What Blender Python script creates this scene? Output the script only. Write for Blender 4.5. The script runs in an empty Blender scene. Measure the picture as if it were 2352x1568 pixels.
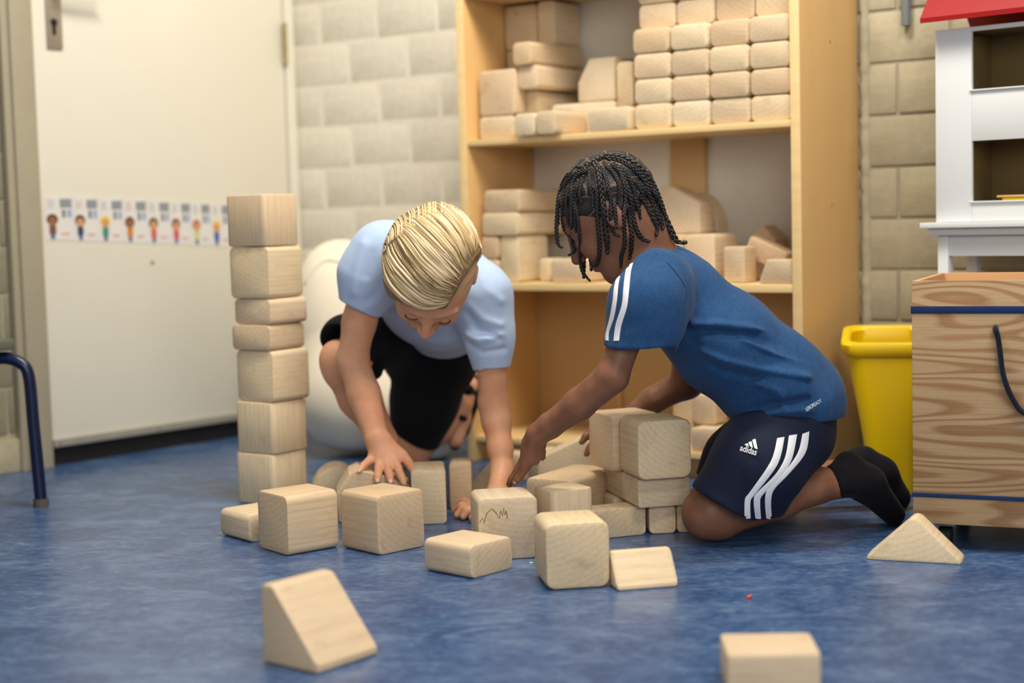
import bpy, bmesh, math, random
import numpy as np
from math import sin, cos, radians, pi, atan2, sqrt
from mathutils import Vector, Matrix, Quaternion
from mathutils.bvhtree import BVHTree

random.seed(7)
np.random.seed(7)
SC = bpy.context.scene
COL = SC.collection

# ---------------------------------------------------------------- camera
FPX, PITCH, ROLL, CAMH = 3600.0, 0.0788, -0.0263, 0.542
CXP, CYP = 1176.0, 784.0
FWD = np.array([0, cos(PITCH), -sin(PITCH)])
_up = np.array([0, sin(PITCH), cos(PITCH)])
_r = np.array([1.0, 0, 0])
RGT = cos(ROLL) * _r + sin(ROLL) * _up
UPV = -sin(ROLL) * _r + cos(ROLL) * _up
EYE = np.array([0, 0, CAMH])

cam = bpy.data.cameras.new('camera')
cam.sensor_width = 36.0
cam.sensor_fit = 'HORIZONTAL'
cam.lens = FPX / 2352.0 * 36.0
cam.clip_start = 0.05
cam.dof.use_dof = True
cam.dof.focus_distance = 2.56
cam.dof.aperture_fstop = 2.1
camo = bpy.data.objects.new('camera', cam)
COL.objects.link(camo)
M = Matrix(((RGT[0], UPV[0], -FWD[0], 0), (RGT[1], UPV[1], -FWD[1], 0), (RGT[2], UPV[2], -FWD[2], 0), (0, 0, 0, 1)))
camo.matrix_world = Matrix.Translation(Vector(EYE)) @ M
SC.camera = camo

# ---------------------------------------------------------------- world, lights, exposure
w = bpy.data.worlds.new('world')
SC.world = w
w.use_nodes = True
w.node_tree.nodes['Background'].inputs['Color'].default_value = (1.0, 0.965, 0.91, 1)
w.node_tree.nodes['Background'].inputs['Strength'].default_value = 0.26
SC.view_settings.view_transform = 'Standard'
SC.view_settings.look = 'None'
SC.view_settings.gamma = 1.0
SC.view_settings.use_curve_mapping = False
SC.view_settings.exposure = 0.22


def area(name, loc, target, sx, sy, power, color):
    l = bpy.data.lights.new(name, 'AREA')
    l.shape = 'RECTANGLE'
    l.size, l.size_y, l.energy, l.color = sx, sy, power, color
    o = bpy.data.objects.new(name, l)
    COL.objects.link(o)
    o.location = loc
    o.rotation_euler = (Vector(target) - Vector(loc)).to_track_quat('-Z', 'Y').to_euler()
    return o


area('ceiling_panel_light', (-0.02, 2.50, 2.35), (0.0, 2.9, 0.2), 0.8, 0.35, 36, (1.0, 0.91, 0.78))
area('ceiling_panel_light', (0.9, 1.2, 2.5), (0.25, 3.0, 0.3), 0.9, 0.5, 28, (1.0, 0.92, 0.81))
area('window_daylight', (0.5, -1.7, 1.5), (0.15, 3.0, 0.4), 2.4, 1.3, 48, (1.0, 0.97, 0.93))


# ---------------------------------------------------------------- pixel helpers (photo frame 2352 x 1568)
def ray(u, v):
    return FWD + RGT * ((u - CXP) / FPX) - UPV * ((v - CYP) / FPX)


def ground(u, v, z=0.0):
    d = ray(u, v)
    return EYE + d * ((z - CAMH) / d[2])


def at(u, v, y):
    d = ray(u, v)
    return EYE + d * (y / d[1])


def onplane(u, v, p, n):
    d = ray(u, v)
    n = np.asarray(n, float)
    return EYE + d * (((np.asarray(p) - EYE) @ n) / (d @ n))


# ---------------------------------------------------------------- materials
def new_mat(name):
    m = bpy.data.materials.new(name)
    m.use_nodes = True
    nt = m.node_tree
    return m, nt, nt.nodes['Principled BSDF']


def N(nt, t, **kw):
    n = nt.nodes.new(t)
    for k, v in kw.items():
        if k in n.inputs:
            n.inputs[k].default_value = v
        else:
            setattr(n, k, v)
    return n


def ramp(nt, stops):
    n = nt.nodes.new('ShaderNodeValToRGB')
    while len(n.color_ramp.elements) < len(stops):
        n.color_ramp.elements.new(0.5)
    for e, (p, c) in zip(n.color_ramp.elements, stops):
        e.position = p
        e.color = (*c, 1) if len(c) == 3 else c
    return n


def mix(nt, a, b, fac, mode='MIX'):
    n = nt.nodes.new('ShaderNodeMix')
    n.data_type = 'RGBA'
    n.blend_type = mode
    for sock, val in ((n.inputs[0], fac), (n.inputs[6], a), (n.inputs[7], b)):
        if hasattr(val, 'is_output') or hasattr(val, 'links'):
            nt.links.new(val, sock)
        else:
            sock.default_value = val if not isinstance(val, tuple) else ((*val, 1) if len(val) == 3 else val)
    return n.outputs[2]


def bump(nt, bsdf, height, strength, dist=0.002):
    b = nt.nodes.new('ShaderNodeBump')
    b.inputs['Strength'].default_value = strength
    b.inputs['Distance'].default_value = dist
    nt.links.new(height, b.inputs['Height'])
    nt.links.new(b.outputs[0], bsdf.inputs['Normal'])


def s2l(*c):
    return tuple(((x / 255 + 0.055) / 1.055) ** 2.4 if x > 10 else x / 255 / 12.92 for x in c)


def plain(name, rgb, rough=0.5, metallic=0.0, noise=0.06, scale=30, bumpy=0.0):
    m, nt, b = new_mat(name)
    tc = N(nt, 'ShaderNodeTexCoord')
    nz = N(nt, 'ShaderNodeTexNoise', Scale=scale, Detail=4.0)
    nt.links.new(tc.outputs['Object'], nz.inputs['Vector'])
    r = ramp(nt, [(0.3, tuple(max(0, c * (1 - noise)) for c in rgb)), (0.7, tuple(min(1, c * (1 + noise)) for c in rgb))])
    nt.links.new(nz.outputs[0], r.inputs[0])
    nt.links.new(r.outputs[0], b.inputs['Base Color'])
    b.inputs['Roughness'].default_value = rough
    b.inputs['Metallic'].default_value = metallic
    if bumpy:
        bump(nt, b, nz.outputs[0], bumpy)
    return m


def wood_block(name, light, dark, grey):
    """beech block: grain runs along local Y, end grain on the Y faces, each object tinted on its own"""
    m, nt, b = new_mat(name)
    L = nt.links
    tc = N(nt, 'ShaderNodeTexCoord')
    oi = N(nt, 'ShaderNodeObjectInfo')
    sc = N(nt, 'ShaderNodeVectorMath', operation='SCALE')
    cmb = N(nt, 'ShaderNodeCombineXYZ')
    mul = N(nt, 'ShaderNodeMath', operation='MULTIPLY')
    mul.inputs[1].default_value = 37.0
    L.new(oi.outputs['Random'], mul.inputs[0])
    for i in range(3):
        L.new(mul.outputs[0], cmb.inputs[i])
    add = N(nt, 'ShaderNodeVectorMath', operation='ADD')
    L.new(tc.outputs['Object'], add.inputs[0])
    # ring centre offset (small) per object
    cmb2 = N(nt, 'ShaderNodeCombineXYZ')
    mr = N(nt, 'ShaderNodeMapRange')
    mr.inputs['To Min'].default_value = -0.14
    mr.inputs['To Max'].default_value = 0.14
    L.new(oi.outputs['Random'], mr.inputs[0])
    L.new(mr.outputs[0], cmb2.inputs[0])
    cmb2.inputs[2].default_value = -0.19
    L.new(cmb2.outputs[0], add.inputs[1])
    wv = N(nt, 'ShaderNodeTexWave', wave_type='RINGS', rings_direction='Y')
    wv.inputs['Scale'].default_value = 34.0
    wv.inputs['Distortion'].default_value = 3.0
    wv.inputs['Detail'].default_value = 3.0
    wv.inputs['Detail Scale'].default_value = 0.6
    mp = N(nt, 'ShaderNodeMapping')
    mp.inputs['Scale'].default_value = (1.0, 0.25, 1.0)
    L.new(add.outputs[0], mp.inputs[0])
    L.new(mp.outputs[0], wv.inputs['Vector'])
    # long fibres
    mp2 = N(nt, 'ShaderNodeMapping')
    mp2.inputs['Scale'].default_value = (1.0, 0.06, 1.0)
    add2 = N(nt, 'ShaderNodeVectorMath', operation='ADD')
    L.new(tc.outputs['Object'], add2.inputs[0])
    L.new(cmb.outputs[0], add2.inputs[1])
    L.new(add2.outputs[0], mp2.inputs[0])
    fib = N(nt, 'ShaderNodeTexNoise', Scale=260.0, Detail=4.0)
    L.new(mp2.outputs[0], fib.inputs['Vector'])
    big = N(nt, 'ShaderNodeTexNoise', Scale=9.0, Detail=5.0, Roughness=0.6)
    L.new(add2.outputs[0], big.inputs['Vector'])
    hb1 = N(nt, 'ShaderNodeMath', operation='MULTIPLY'); hb1.inputs[1].default_value = 7.31
    hb2 = N(nt, 'ShaderNodeMath', operation='FRACT')
    L.new(oi.outputs['Random'], hb1.inputs[0]); L.new(hb1.outputs[0], hb2.inputs[0])
    rbase = ramp(nt, [(0.0, light), (0.25, s2l(240, 214, 166)), (0.45, s2l(236, 206, 170)), (0.62, dark), (0.80, s2l(214, 178, 136)), (0.93, s2l(222, 202, 170)), (1.0, s2l(246, 230, 198))])
    L.new(hb2.outputs[0], rbase.inputs[0])
    base = rbase.outputs[0]
    hs = N(nt, 'ShaderNodeHueSaturation')
    base2 = mix(nt, base, grey, big.outputs[0])
    rr = ramp(nt, [(0.0, (0.80, 0.74, 0.66)), (0.5, (1, 1, 1)), (1.0, (1.0, 1.0, 1.0))])
    L.new(wv.outputs[0], rr.inputs[0])
    c1 = mix(nt, base2, rr.outputs[0], 0.30, 'MULTIPLY')
    rf = ramp(nt, [(0.32, (0.84, 0.80, 0.74)), (0.55, (1, 1, 1))])
    L.new(fib.outputs[0], rf.inputs[0])
    c2 = mix(nt, c1, rf.outputs[0], 0.55, 'MULTIPLY')
    sm = N(nt, 'ShaderNodeTexNoise', Scale=26.0, Detail=6.0, Roughness=0.7)
    L.new(add2.outputs[0], sm.inputs['Vector'])
    rs = ramp(nt, [(0.30, (0.72, 0.68, 0.64)), (0.42, (1, 1, 1))])
    L.new(sm.outputs[0], rs.inputs[0])
    c3 = mix(nt, c2, rs.outputs[0], 0.6, 'MULTIPLY')
    L.new(c3, b.inputs['Base Color'])
    b.inputs['Roughness'].default_value = 0.55
    bump(nt, b, fib.outputs[0], 0.12, 0.001)
    return m


def plywood(name, light, dark, sx=(14, 14, 1.0), bold=0.5, rough=0.45, bands=None):
    m, nt, b = new_mat(name)
    L = nt.links
    tc = N(nt, 'ShaderNodeTexCoord')
    mp = N(nt, 'ShaderNodeMapping')
    mp.inputs['Scale'].default_value = sx
    L.new(tc.outputs['Object'], mp.inputs[0])
    nz = N(nt, 'ShaderNodeTexNoise', Scale=1.0, Detail=6.0, Distortion=0.4)
    L.new(mp.outputs[0], nz.inputs['Vector'])
    r = ramp(nt, [(0.25, dark), (0.7, light)])
    L.new(nz.outputs[0], r.inputs[0])
    mid = tuple((a + c) / 2 for a, c in zip(light, dark))
    col = mix(nt, mid, r.outputs[0], bold)
    if bands:
        mp3 = N(nt, 'ShaderNodeMapping')
        mp3.inputs['Scale'].default_value = bands['scale']
        L.new(tc.outputs['Object'], mp3.inputs[0])
        n3 = N(nt, 'ShaderNodeTexNoise', Scale=1.0, Detail=1.5, Roughness=0.35)
        L.new(mp3.outputs[0], n3.inputs['Vector'])
        m1 = N(nt, 'ShaderNodeMath', operation='MULTIPLY')
        m1.inputs[1].default_value = bands['n']
        L.new(n3.outputs[0], m1.inputs[0])
        fr = N(nt, 'ShaderNodeMath', operation='FRACT')
        L.new(m1.outputs[0], fr.inputs[0])
        rb = ramp(nt, [(0.0, (0.66, 0.52, 0.40)), (0.25, (0.74, 0.61, 0.50)), (0.40, (1, 1, 1)), (0.84, (1, 1, 1)), (1.0, (0.70, 0.56, 0.45))])
        L.new(fr.outputs[0], rb.inputs[0])
        fine = N(nt, 'ShaderNodeTexNoise', Scale=1.0, Detail=5.0)
        mp4 = N(nt, 'ShaderNodeMapping')
        mp4.inputs['Scale'].default_value = (9, 9, 420)
        L.new(tc.outputs['Object'], mp4.inputs[0])
        L.new(mp4.outputs[0], fine.inputs['Vector'])
        rfi = ramp(nt, [(0.35, (0.88, 0.85, 0.8)), (0.6, (1, 1, 1))])
        L.new(fine.outputs[0], rfi.inputs[0])
        col = mix(nt, col, rb.outputs[0], 1.0, 'MULTIPLY')
        col = mix(nt, col, rfi.outputs[0], 1.0, 'MULTIPLY')
    L.new(col, b.inputs['Base Color'])
    b.inputs['Roughness'].default_value = rough
    bump(nt, b, nz.outputs[0], 0.06, 0.002)
    return m


def floor_mat():
    m, nt, b = new_mat('marbled_linoleum')
    L = nt.links
    tc = N(nt, 'ShaderNodeTexCoord')
    mp = N(nt, 'ShaderNodeMapping')
    mp.inputs['Rotation'].default_value = (0, 0, 0.5)
    mp.inputs['Scale'].default_value = (1.0, 1.7, 1.0)
    L.new(tc.outputs['Object'], mp.inputs[0])
    n1 = N(nt, 'ShaderNodeTexNoise', Scale=9.0, Detail=8.0, Roughness=0.66, Distortion=0.9)
    n2 = N(nt, 'ShaderNodeTexNoise', Scale=55.0, Detail=6.0, Roughness=0.7, Distortion=0.6)
    n3 = N(nt, 'ShaderNodeTexNoise', Scale=2.2, Detail=3.0)
    for n in (n1, n2, n3):
        L.new(mp.outputs[0], n.inputs['Vector'])
    r1 = ramp(nt, [(0.34, s2l(32, 62, 104)), (0.5, s2l(56, 90, 136)), (0.66, s2l(104, 132, 166))])
    L.new(n1.outputs[0], r1.inputs[0])
    r2 = ramp(nt, [(0.30, s2l(22, 46, 90)), (0.5, s2l(58, 90, 138)), (0.70, s2l(130, 150, 178))])
    L.new(n2.outputs[0], r2.inputs[0])
    c = mix(nt, r1.outputs[0], r2.outputs[0], 0.42)
    r3 = ramp(nt, [(0.3, (0.86, 0.88, 0.92)), (0.7, (1.08, 1.04, 1.0))])
    L.new(n3.outputs[0], r3.inputs[0])
    c = mix(nt, c, r3.outputs[0], 0.8, 'MULTIPLY')
    L.new(c, b.inputs['Base Color'])
    rr = N(nt, 'ShaderNodeMapRange')
    rr.inputs['To Min'].default_value = 0.24
    rr.inputs['To Max'].default_value = 0.38
    L.new(n2.outputs[0], rr.inputs[0])
    L.new(rr.outputs[0], b.inputs['Roughness'])
    b.inputs['Specular IOR Level'].default_value = 0.5
    bump(nt, b, n2.outputs[0], 0.05, 0.001)
    return m


def cloth(name, rgb, heather=0.12, scale=700, rough=0.9, sheen=0.2):
    m, nt, b = new_mat(name)
    L = nt.links
    tc = N(nt, 'ShaderNodeTexCoord')
    nz = N(nt, 'ShaderNodeTexNoise', Scale=scale, Detail=3.0)
    n2 = N(nt, 'ShaderNodeTexNoise', Scale=scale / 9, Detail=4.0)
    for n in (nz, n2):
        L.new(tc.outputs['Object'], n.inputs['Vector'])
    r = ramp(nt, [(0.3, tuple(c * (1 - heather) for c in rgb)), (0.7, tuple(min(1, c * (1 + heather)) for c in rgb))])
    L.new(nz.outputs[0], r.inputs[0])
    r2 = ramp(nt, [(0.3, (1 - heather * .6,) * 3), (0.7, (1, 1, 1))])
    L.new(n2.outputs[0], r2.inputs[0])
    c = mix(nt, r.outputs[0], r2.outputs[0], 1.0, 'MULTIPLY')
    L.new(c, b.inputs['Base Color'])
    b.inputs['Roughness'].default_value = rough
    b.inputs['Sheen Weight'].default_value = sheen
    b.inputs['Specular IOR Level'].default_value = 0.2
    bump(nt, b, nz.outputs[0], 0.15, 0.0006)
    return m


def skin(name, rgb, red, sss=0.12):
    m, nt, b = new_mat(name)
    L = nt.links
    tc = N(nt, 'ShaderNodeTexCoord')
    nz = N(nt, 'ShaderNodeTexNoise', Scale=22.0, Detail=6.0, Roughness=0.6)
    fn = N(nt, 'ShaderNodeTexNoise', Scale=900.0, Detail=3.0)
    for n in (nz, fn):
        L.new(tc.outputs['Object'], n.inputs['Vector'])
    r = ramp(nt, [(0.35, rgb), (0.75, red)])
    L.new(nz.outputs[0], r.inputs[0])
    L.new(r.outputs[0], b.inputs['Base Color'])
    b.inputs['Roughness'].default_value = 0.48
    b.inputs['Specular IOR Level'].default_value = 0.38
    b.inputs['Subsurface Weight'].default_value = sss
    b.inputs['Subsurface Radius'].default_value = (0.012, 0.004, 0.002)
    b.inputs['Subsurface Scale'].default_value = 0.5
    bump(nt, b, fn.outputs[0], 0.08, 0.0005)
    return m


def brick_mat(name, a, c):
    m, nt, b = new_mat(name)
    L = nt.links
    tc = N(nt, 'ShaderNodeTexCoord')
    oi = N(nt, 'ShaderNodeObjectInfo')
    n1 = N(nt, 'ShaderNodeTexNoise', Scale=38.0, Detail=8.0, Roughness=0.7)
    n2 = N(nt, 'ShaderNodeTexNoise', Scale=7.0, Detail=4.0)
    for n in (n1, n2):
        L.new(tc.outputs['Object'], n.inputs['Vector'])
    r = ramp(nt, [(0.3, a), (0.7, c)])
    L.new(n2.outputs[0], r.inputs[0])
    r1 = ramp(nt, [(0.35, (0.86, 0.85, 0.83)), (0.6, (1, 1, 1))])
    L.new(n1.outputs[0], r1.inputs[0])
    cc = mix(nt, r.outputs[0], r1.outputs[0], 0.8, 'MULTIPLY')
    ro = ramp(nt, [(0.0, (0.93, 0.93, 0.92)), (1.0, (1, 1, 1))])
    L.new(oi.outputs['Random'], ro.inputs[0])
    cc = mix(nt, cc, ro.outputs[0], 1.0, 'MULTIPLY')
    L.new(cc, b.inputs['Base Color'])
    b.inputs['Roughness'].default_value = 0.9
    bump(nt, b, n1.outputs[0], 0.5, 0.004)
    return m


MAT = {}
MAT['block'] = wood_block('beech_block', s2l(242, 221, 182), s2l(226, 193, 148), s2l(208, 192, 166))
MAT['floor'] = floor_mat()
MAT['ply'] = plywood('shelf_plywood', s2l(228, 190, 130), s2l(206, 161, 98), (9, 9, 1.2), 0.55)
MAT['plyedge'] = plywood('shelf_edge', s2l(240, 212, 160), s2l(222, 188, 128), (6, 6, 60), 0.6)
MAT['plyback'] = plywood('shelf_back_wood', s2l(216, 182, 130), s2l(202, 164, 110), (5, 5, 1.0), 0.5)
MAT['white_board'] = plain('white_back_board', s2l(228, 224, 212), 0.6, noise=0.05, scale=9)
MAT['cart'] = plywood('cart_fir_plywood', s2l(196, 167, 128), s2l(172, 142, 104), (3, 3, 60), 0.6, 0.6,
                      bands={'scale': (1.9, 1.9, 12.0), 'n': 19.0})
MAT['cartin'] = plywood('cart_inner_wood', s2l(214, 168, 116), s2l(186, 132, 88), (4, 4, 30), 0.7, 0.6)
MAT['brick_cream'] = brick_mat('painted_block', s2l(225, 219, 202), s2l(232, 227, 212))
MAT['mortar_cream'] = plain('painted_mortar', s2l(230, 224, 207), 0.9, noise=0.05, scale=60, bumpy=0.3)
MAT['brick_grey'] = brick_mat('grey_block', s2l(176, 168, 142), s2l(192, 184, 158))
MAT['mortar_grey'] = plain('grey_mortar', s2l(164, 157, 136), 0.9, noise=0.08, scale=60, bumpy=0.3)
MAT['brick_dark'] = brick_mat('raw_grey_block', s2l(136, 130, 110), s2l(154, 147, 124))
MAT['door'] = plain('door_paint', s2l(226, 222, 206), 0.42, noise=0.015, scale=3)
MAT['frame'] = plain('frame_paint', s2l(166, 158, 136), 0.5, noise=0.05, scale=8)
MAT['kick'] = plain('kick_strip', s2l(170, 166, 154), 0.35, 0.3, noise=0.05)
MAT['black'] = plain('black_rubber', s2l(16, 15, 14), 0.6)
MAT['steel'] = plain('worn_steel', s2l(176, 166, 152), 0.38, 0.6, noise=0.08)
MAT['brass'] = plain('brass', s2l(176, 160, 112), 0.4, 0.7, noise=0.1)
MAT['white_paint'] = plain('white_paint', s2l(226, 230, 232), 0.4, noise=0.015, scale=6)
MAT['roof_red'] = plain('red_paint', s2l(152, 16, 20), 0.35, noise=0.05, scale=6)
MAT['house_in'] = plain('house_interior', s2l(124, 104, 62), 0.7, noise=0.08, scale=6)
MAT['yellow'] = plain('yellow_plastic', s2l(238, 202, 8), 0.32, noise=0.04, scale=5)
MAT['yellow'].node_tree.nodes['Principled BSDF'].inputs['Subsurface Weight'].default_value = 0.15
MAT['navy_metal'] = plain('navy_enamel', s2l(18, 30, 64), 0.25, 0.2, noise=0.1)
MAT['seat_grey'] = plain('seat_plastic', s2l(96, 98, 88), 0.6)
MAT['strap'] = cloth('navy_webbing', s2l(24, 48, 96), 0.25, 500, 0.6)
MAT['rope'] = cloth('navy_rope', s2l(18, 24, 40), 0.3, 500, 0.8)
MAT['grey_pipe'] = plain('grey_conduit', s2l(112, 118, 118), 0.5)
MAT['bag'] = cloth('cream_canvas', s2l(244, 235, 214), 0.04, 240, 0.85)
MAT['skin_fair'] = skin('fair_skin', s2l(222, 170, 134), s2l(212, 146, 112))
MAT['skin_dark'] = skin('brown_skin', s2l(142, 98, 74), s2l(116, 74, 56), 0.06)
MAT['shirt_light'] = cloth('light_blue_cotton', s2l(180, 203, 236), 0.05, 600)
MAT['shorts_black'] = cloth('black_cotton', s2l(18, 20, 26), 0.15, 500, 0.9, 0.03)
MAT['shirt_blue'] = cloth('heather_blue_jersey', s2l(38, 77, 122), 0.30, 620, 0.9, 0.06)
MAT['shorts_navy'] = cloth('navy_woven', s2l(22, 30, 52), 0.06, 500, 0.7, 0.02)
MAT['sock'] = cloth('black_knit', s2l(22, 22, 28), 0.3, 420, 0.9, 0.04)
MAT['white_print'] = cloth('white_print', s2l(238, 240, 246), 0.02, 500, 0.6, 0.0)
MAT['nail'] = plain('fingernail', s2l(236, 190, 176), 0.25, noise=0.02)
MAT['nail_dark'] = plain('fingernail_brown', s2l(196, 144, 124), 0.3, noise=0.02)
MAT['lash'] = plain('eyelash', s2l(70, 46, 34), 0.7)
MAT['red_bit'] = plain('red_plastic', s2l(220, 50, 44), 0.4)
MAT['white_bit'] = plain('white_paper', s2l(226, 226, 226), 0.8)
MAT['card'] = plain('poster_card', s2l(222, 220, 216), 0.4, noise=0.02)


# ---------------------------------------------------------------- mesh helpers
def link_mesh(name, V, F, mat, parent=None, base=None, smooth=None, label=None):
    """V in world coordinates; stored relative to base (top-level) or to the parent's base"""
    V = np.asarray(V, float)
    if parent is not None:
        base = parent['_b']
    base = np.array(base if base is not None else (0, 0, 0), float)
    me = bpy.data.meshes.new(name)
    if isinstance(F, np.ndarray):
        V = V - base
        me.vertices.add(len(V))
        me.vertices.foreach_set('co', V.astype(np.float32).ravel())
        n = F.shape[1]
        me.loops.add(F.size)
        me.loops.foreach_set('vertex_index', F.astype(np.int32).ravel())
        me.polygons.add(len(F))
        me.polygons.foreach_set('loop_start', np.arange(0, F.size, n, dtype=np.int32))
        me.update(calc_edges=True)
    else:
        me.from_pydata([tuple(p) for p in V - base], [], F)
        me.update()
    mats = mat if isinstance(mat, (list, tuple)) else [mat]
    for mm in mats:
        me.materials.append(mm)
    if smooth is not None:
        me.polygons.foreach_set('use_smooth', [True] * len(me.polygons))
        if smooth < 180:
            me.set_sharp_from_angle(angle=radians(smooth))
    o = bpy.data.objects.new(name, me)
    COL.objects.link(o)
    o['_b'] = [float(x) for x in base]
    if parent is not None:
        o.parent = parent
    else:
        o.location = base
    if label:
        o['label'] = label
    return o


def tag(o, label=None, cat=None, group=None, kind=None):
    if label:
        o['label'] = label
    if cat:
        o['category'] = cat
    if group:
        o['group'] = group
    if kind:
        o['kind'] = kind
    return o


def thing(name, label, cat, loc=(0, 0, 0), group=None):
    o = bpy.data.objects.new(name, None)
    COL.objects.link(o)
    o.location = loc
    o.empty_display_size = 0.05
    o['_b'] = [float(x) for x in loc]
    return tag(o, label, cat, group)


class MB:
    """collects simple solids as world-space vertices and faces"""
    def __init__(s):
        s.V, s.F = [], []

    def raw(s, V, F):
        n = len(s.V)
        s.V += [tuple(map(float, p)) for p in V]
        s.F += [tuple(i + n for i in f) for f in F]
        return s

    def box(s, o, ax, ay, az):
        """o corner, three edge vectors"""
        o, ax, ay, az = [np.asarray(q, float) for q in (o, ax, ay, az)]
        P = [o, o + ax, o + ax + ay, o + ay]
        P += [p + az for p in P]
        F = [(0, 3, 2, 1), (4, 5, 6, 7), (0, 1, 5, 4), (1, 2, 6, 5), (2, 3, 7, 6), (3, 0, 4, 7)]
        if np.dot(np.cross(ax, ay), az) < 0:
            F = [f[::-1] for f in F]
        return s.raw(P, F)

    def bbox(s, o, ax, ay, az, r=0.002):
        """box with chamfered edges"""
        bm = bmesh.new()
        o, ax, ay, az = [np.asarray(q, float) for q in (o, ax, ay, az)]
        P = [o, o + ax, o + ax + ay, o + ay]
        P += [p + az for p in P]
        F = [(0, 3, 2, 1), (4, 5, 6, 7), (0, 1, 5, 4), (1, 2, 6, 5), (2, 3, 7, 6), (3, 0, 4, 7)]
        if np.dot(np.cross(ax, ay), az) < 0:
            F = [f[::-1] for f in F]
        vs = [bm.verts.new(p) for p in P]
        for f in F:
            bm.faces.new([vs[i] for i in f])
        bmesh.ops.bevel(bm, geom=bm.edges[:], offset=r, segments=2, profile=0.5, affect='EDGES')
        bm.verts.index_update()
        s.raw([v.co for v in bm.verts], [[v.index for v in f.verts] for f in bm.faces])
        bm.free()
        return s

    def tube(s, pts, rad, n=10, cap=True, flat=1.0, up=None):
        pts = [np.asarray(p, float) for p in pts]
        if not hasattr(rad, '__len__'):
            rad = [rad] * len(pts)
        T = []
        for i in range(len(pts)):
            t = pts[min(i + 1, len(pts) - 1)] - pts[max(i - 1, 0)]
            T.append(t / (np.linalg.norm(t) + 1e-12))
        u = np.asarray(up, float) if up is not None else (np.array([0, 0, 1.0]) if abs(T[0][2]) < 0.9 else np.array([1.0, 0, 0]))
        V, F = [], []
        for p, t, r in zip(pts, T, rad):
            u = u - t * (u @ t)
            u /= np.linalg.norm(u) + 1e-12
            b = np.cross(t, u)
            for k in range(n):
                a = 2 * pi * k / n
                V.append(p + (b * cos(a) + u * sin(a) * flat) * r)
        for i in range(len(pts) - 1):
            for k in range(n):
                a, b2 = i * n + k, i * n + (k + 1) % n
                F.append((a, b2, b2 + n, a + n))
        if cap:
            F.append(tuple(range(n))[::-1])
            F.append(tuple((len(pts) - 1) * n + k for k in range(n)))
        return s.raw(V, F)

    def prism(s, poly, o, ex, ez, ey, bev=0.0):
        """poly 2-D in (ex, ez), extruded along vector ey; end faces bevelled"""
        poly = np.asarray(poly, float)
        ex, ez, ey, o = [np.asarray(q, float) for q in (ex, ez, ey, o)]
        L = np.linalg.norm(ey)
        eyn = ey / L
        c = poly.mean(0)
        rings = []
        steps = [(0.0, bev), (bev * 0.3, bev * 0.3), (bev, 0.0)] if bev > 0 else [(0, 0)]
        size = np.abs(poly - c).max()
        seq = [(d, i) for d, i in steps] + [(L - d, i) for d, i in steps[::-1]]
        n = len(poly)
        V, F = [], []
        for d, ins in seq:
            q = c + (poly - c) * (1 - ins / size)
            for p in q:
                V.append(o + ex * p[0] + ez * p[1] + eyn * d)
        for i in range(len(seq) - 1):
            for k in range(n):
                a, b = i * n + k, i * n + (k + 1) % n
                F.append((a, a + n, b + n, b))
        F.append(tuple(range(n)))
        F.append(tuple((len(seq) - 1) * n + k for k in range(n))[::-1])
        # orientation
        area2 = sum(poly[i][0] * poly[(i + 1) % n][1] - poly[(i + 1) % n][0] * poly[i][1] for i in range(n))
        if area2 * np.dot(np.cross(ex, ez), ey) > 0:
            F = [f[::-1] for f in F]
        return s.raw(V, F)

    def build(s, name, mat, parent=None, base=None, smooth=None, label=None):
        return link_mesh(name, s.V, s.F, mat, parent, base, smooth, label)


def round_poly(pts, r, seg=5):
    """2-D polygon with rounded corners; r one number or one per corner"""
    pts = [np.asarray(p, float) for p in pts]
    n = len(pts)
    rr = r if hasattr(r, '__len__') else [r] * n
    out = []
    for i in range(n):
        p, a, b = pts[i], pts[i - 1], pts[(i + 1) % n]
        da, db = a - p, b - p
        la, lb = np.linalg.norm(da), np.linalg.norm(db)
        da, db = da / la, db / lb
        ang = math.acos(max(-1, min(1, da @ db)))
        R = rr[i]
        if R <= 0:
            out.append(p)
            continue
        t = min(R / math.tan(ang / 2), la * 0.48, lb * 0.48)
        R = t * math.tan(ang / 2)
        c = p + (da + db) / np.linalg.norm(da + db) * (R / sin(ang / 2))
        p0, p1 = p + da * t, p + db * t
        a0 = atan2(*(p0 - c)[::-1])
        a1 = atan2(*(p1 - c)[::-1])
        d = (a1 - a0 + pi) % (2 * pi) - pi
        for k in range(seg + 1):
            aa = a0 + d * k / seg
            out.append(c + np.array([cos(aa), sin(aa)]) * R)
    return out


def rect(w_, h_):
    return [(-w_ / 2, 0), (w_ / 2, 0), (w_ / 2, h_), (-w_ / 2, h_)]


BLOCKS = []


def block(name, label, center, rotz, poly, length, r=0.012, bev=0.004, tilt=None, group=None, roll_axis=None):
    """wooden block as its own object: profile in local XZ (base at z=0), grain and extrusion along local Y"""
    mb = MB()
    mb.prism(round_poly(poly, r), (0, -length / 2, 0), (1, 0, 0), (0, 0, 1), (0, length, 0), bev)
    me_o = link_mesh(name, mb.V, mb.F, MAT['block'], base=(0, 0, 0), smooth=35)
    R = Matrix.Rotation(rotz, 4, 'Z')
    if tilt is not None:
        R = R @ tilt
    me_o.matrix_world = Matrix.Translation(Vector(center)) @ R
    tag(me_o, label, 'toy block', group)
    BLOCKS.append(me_o)
    return me_o


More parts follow.
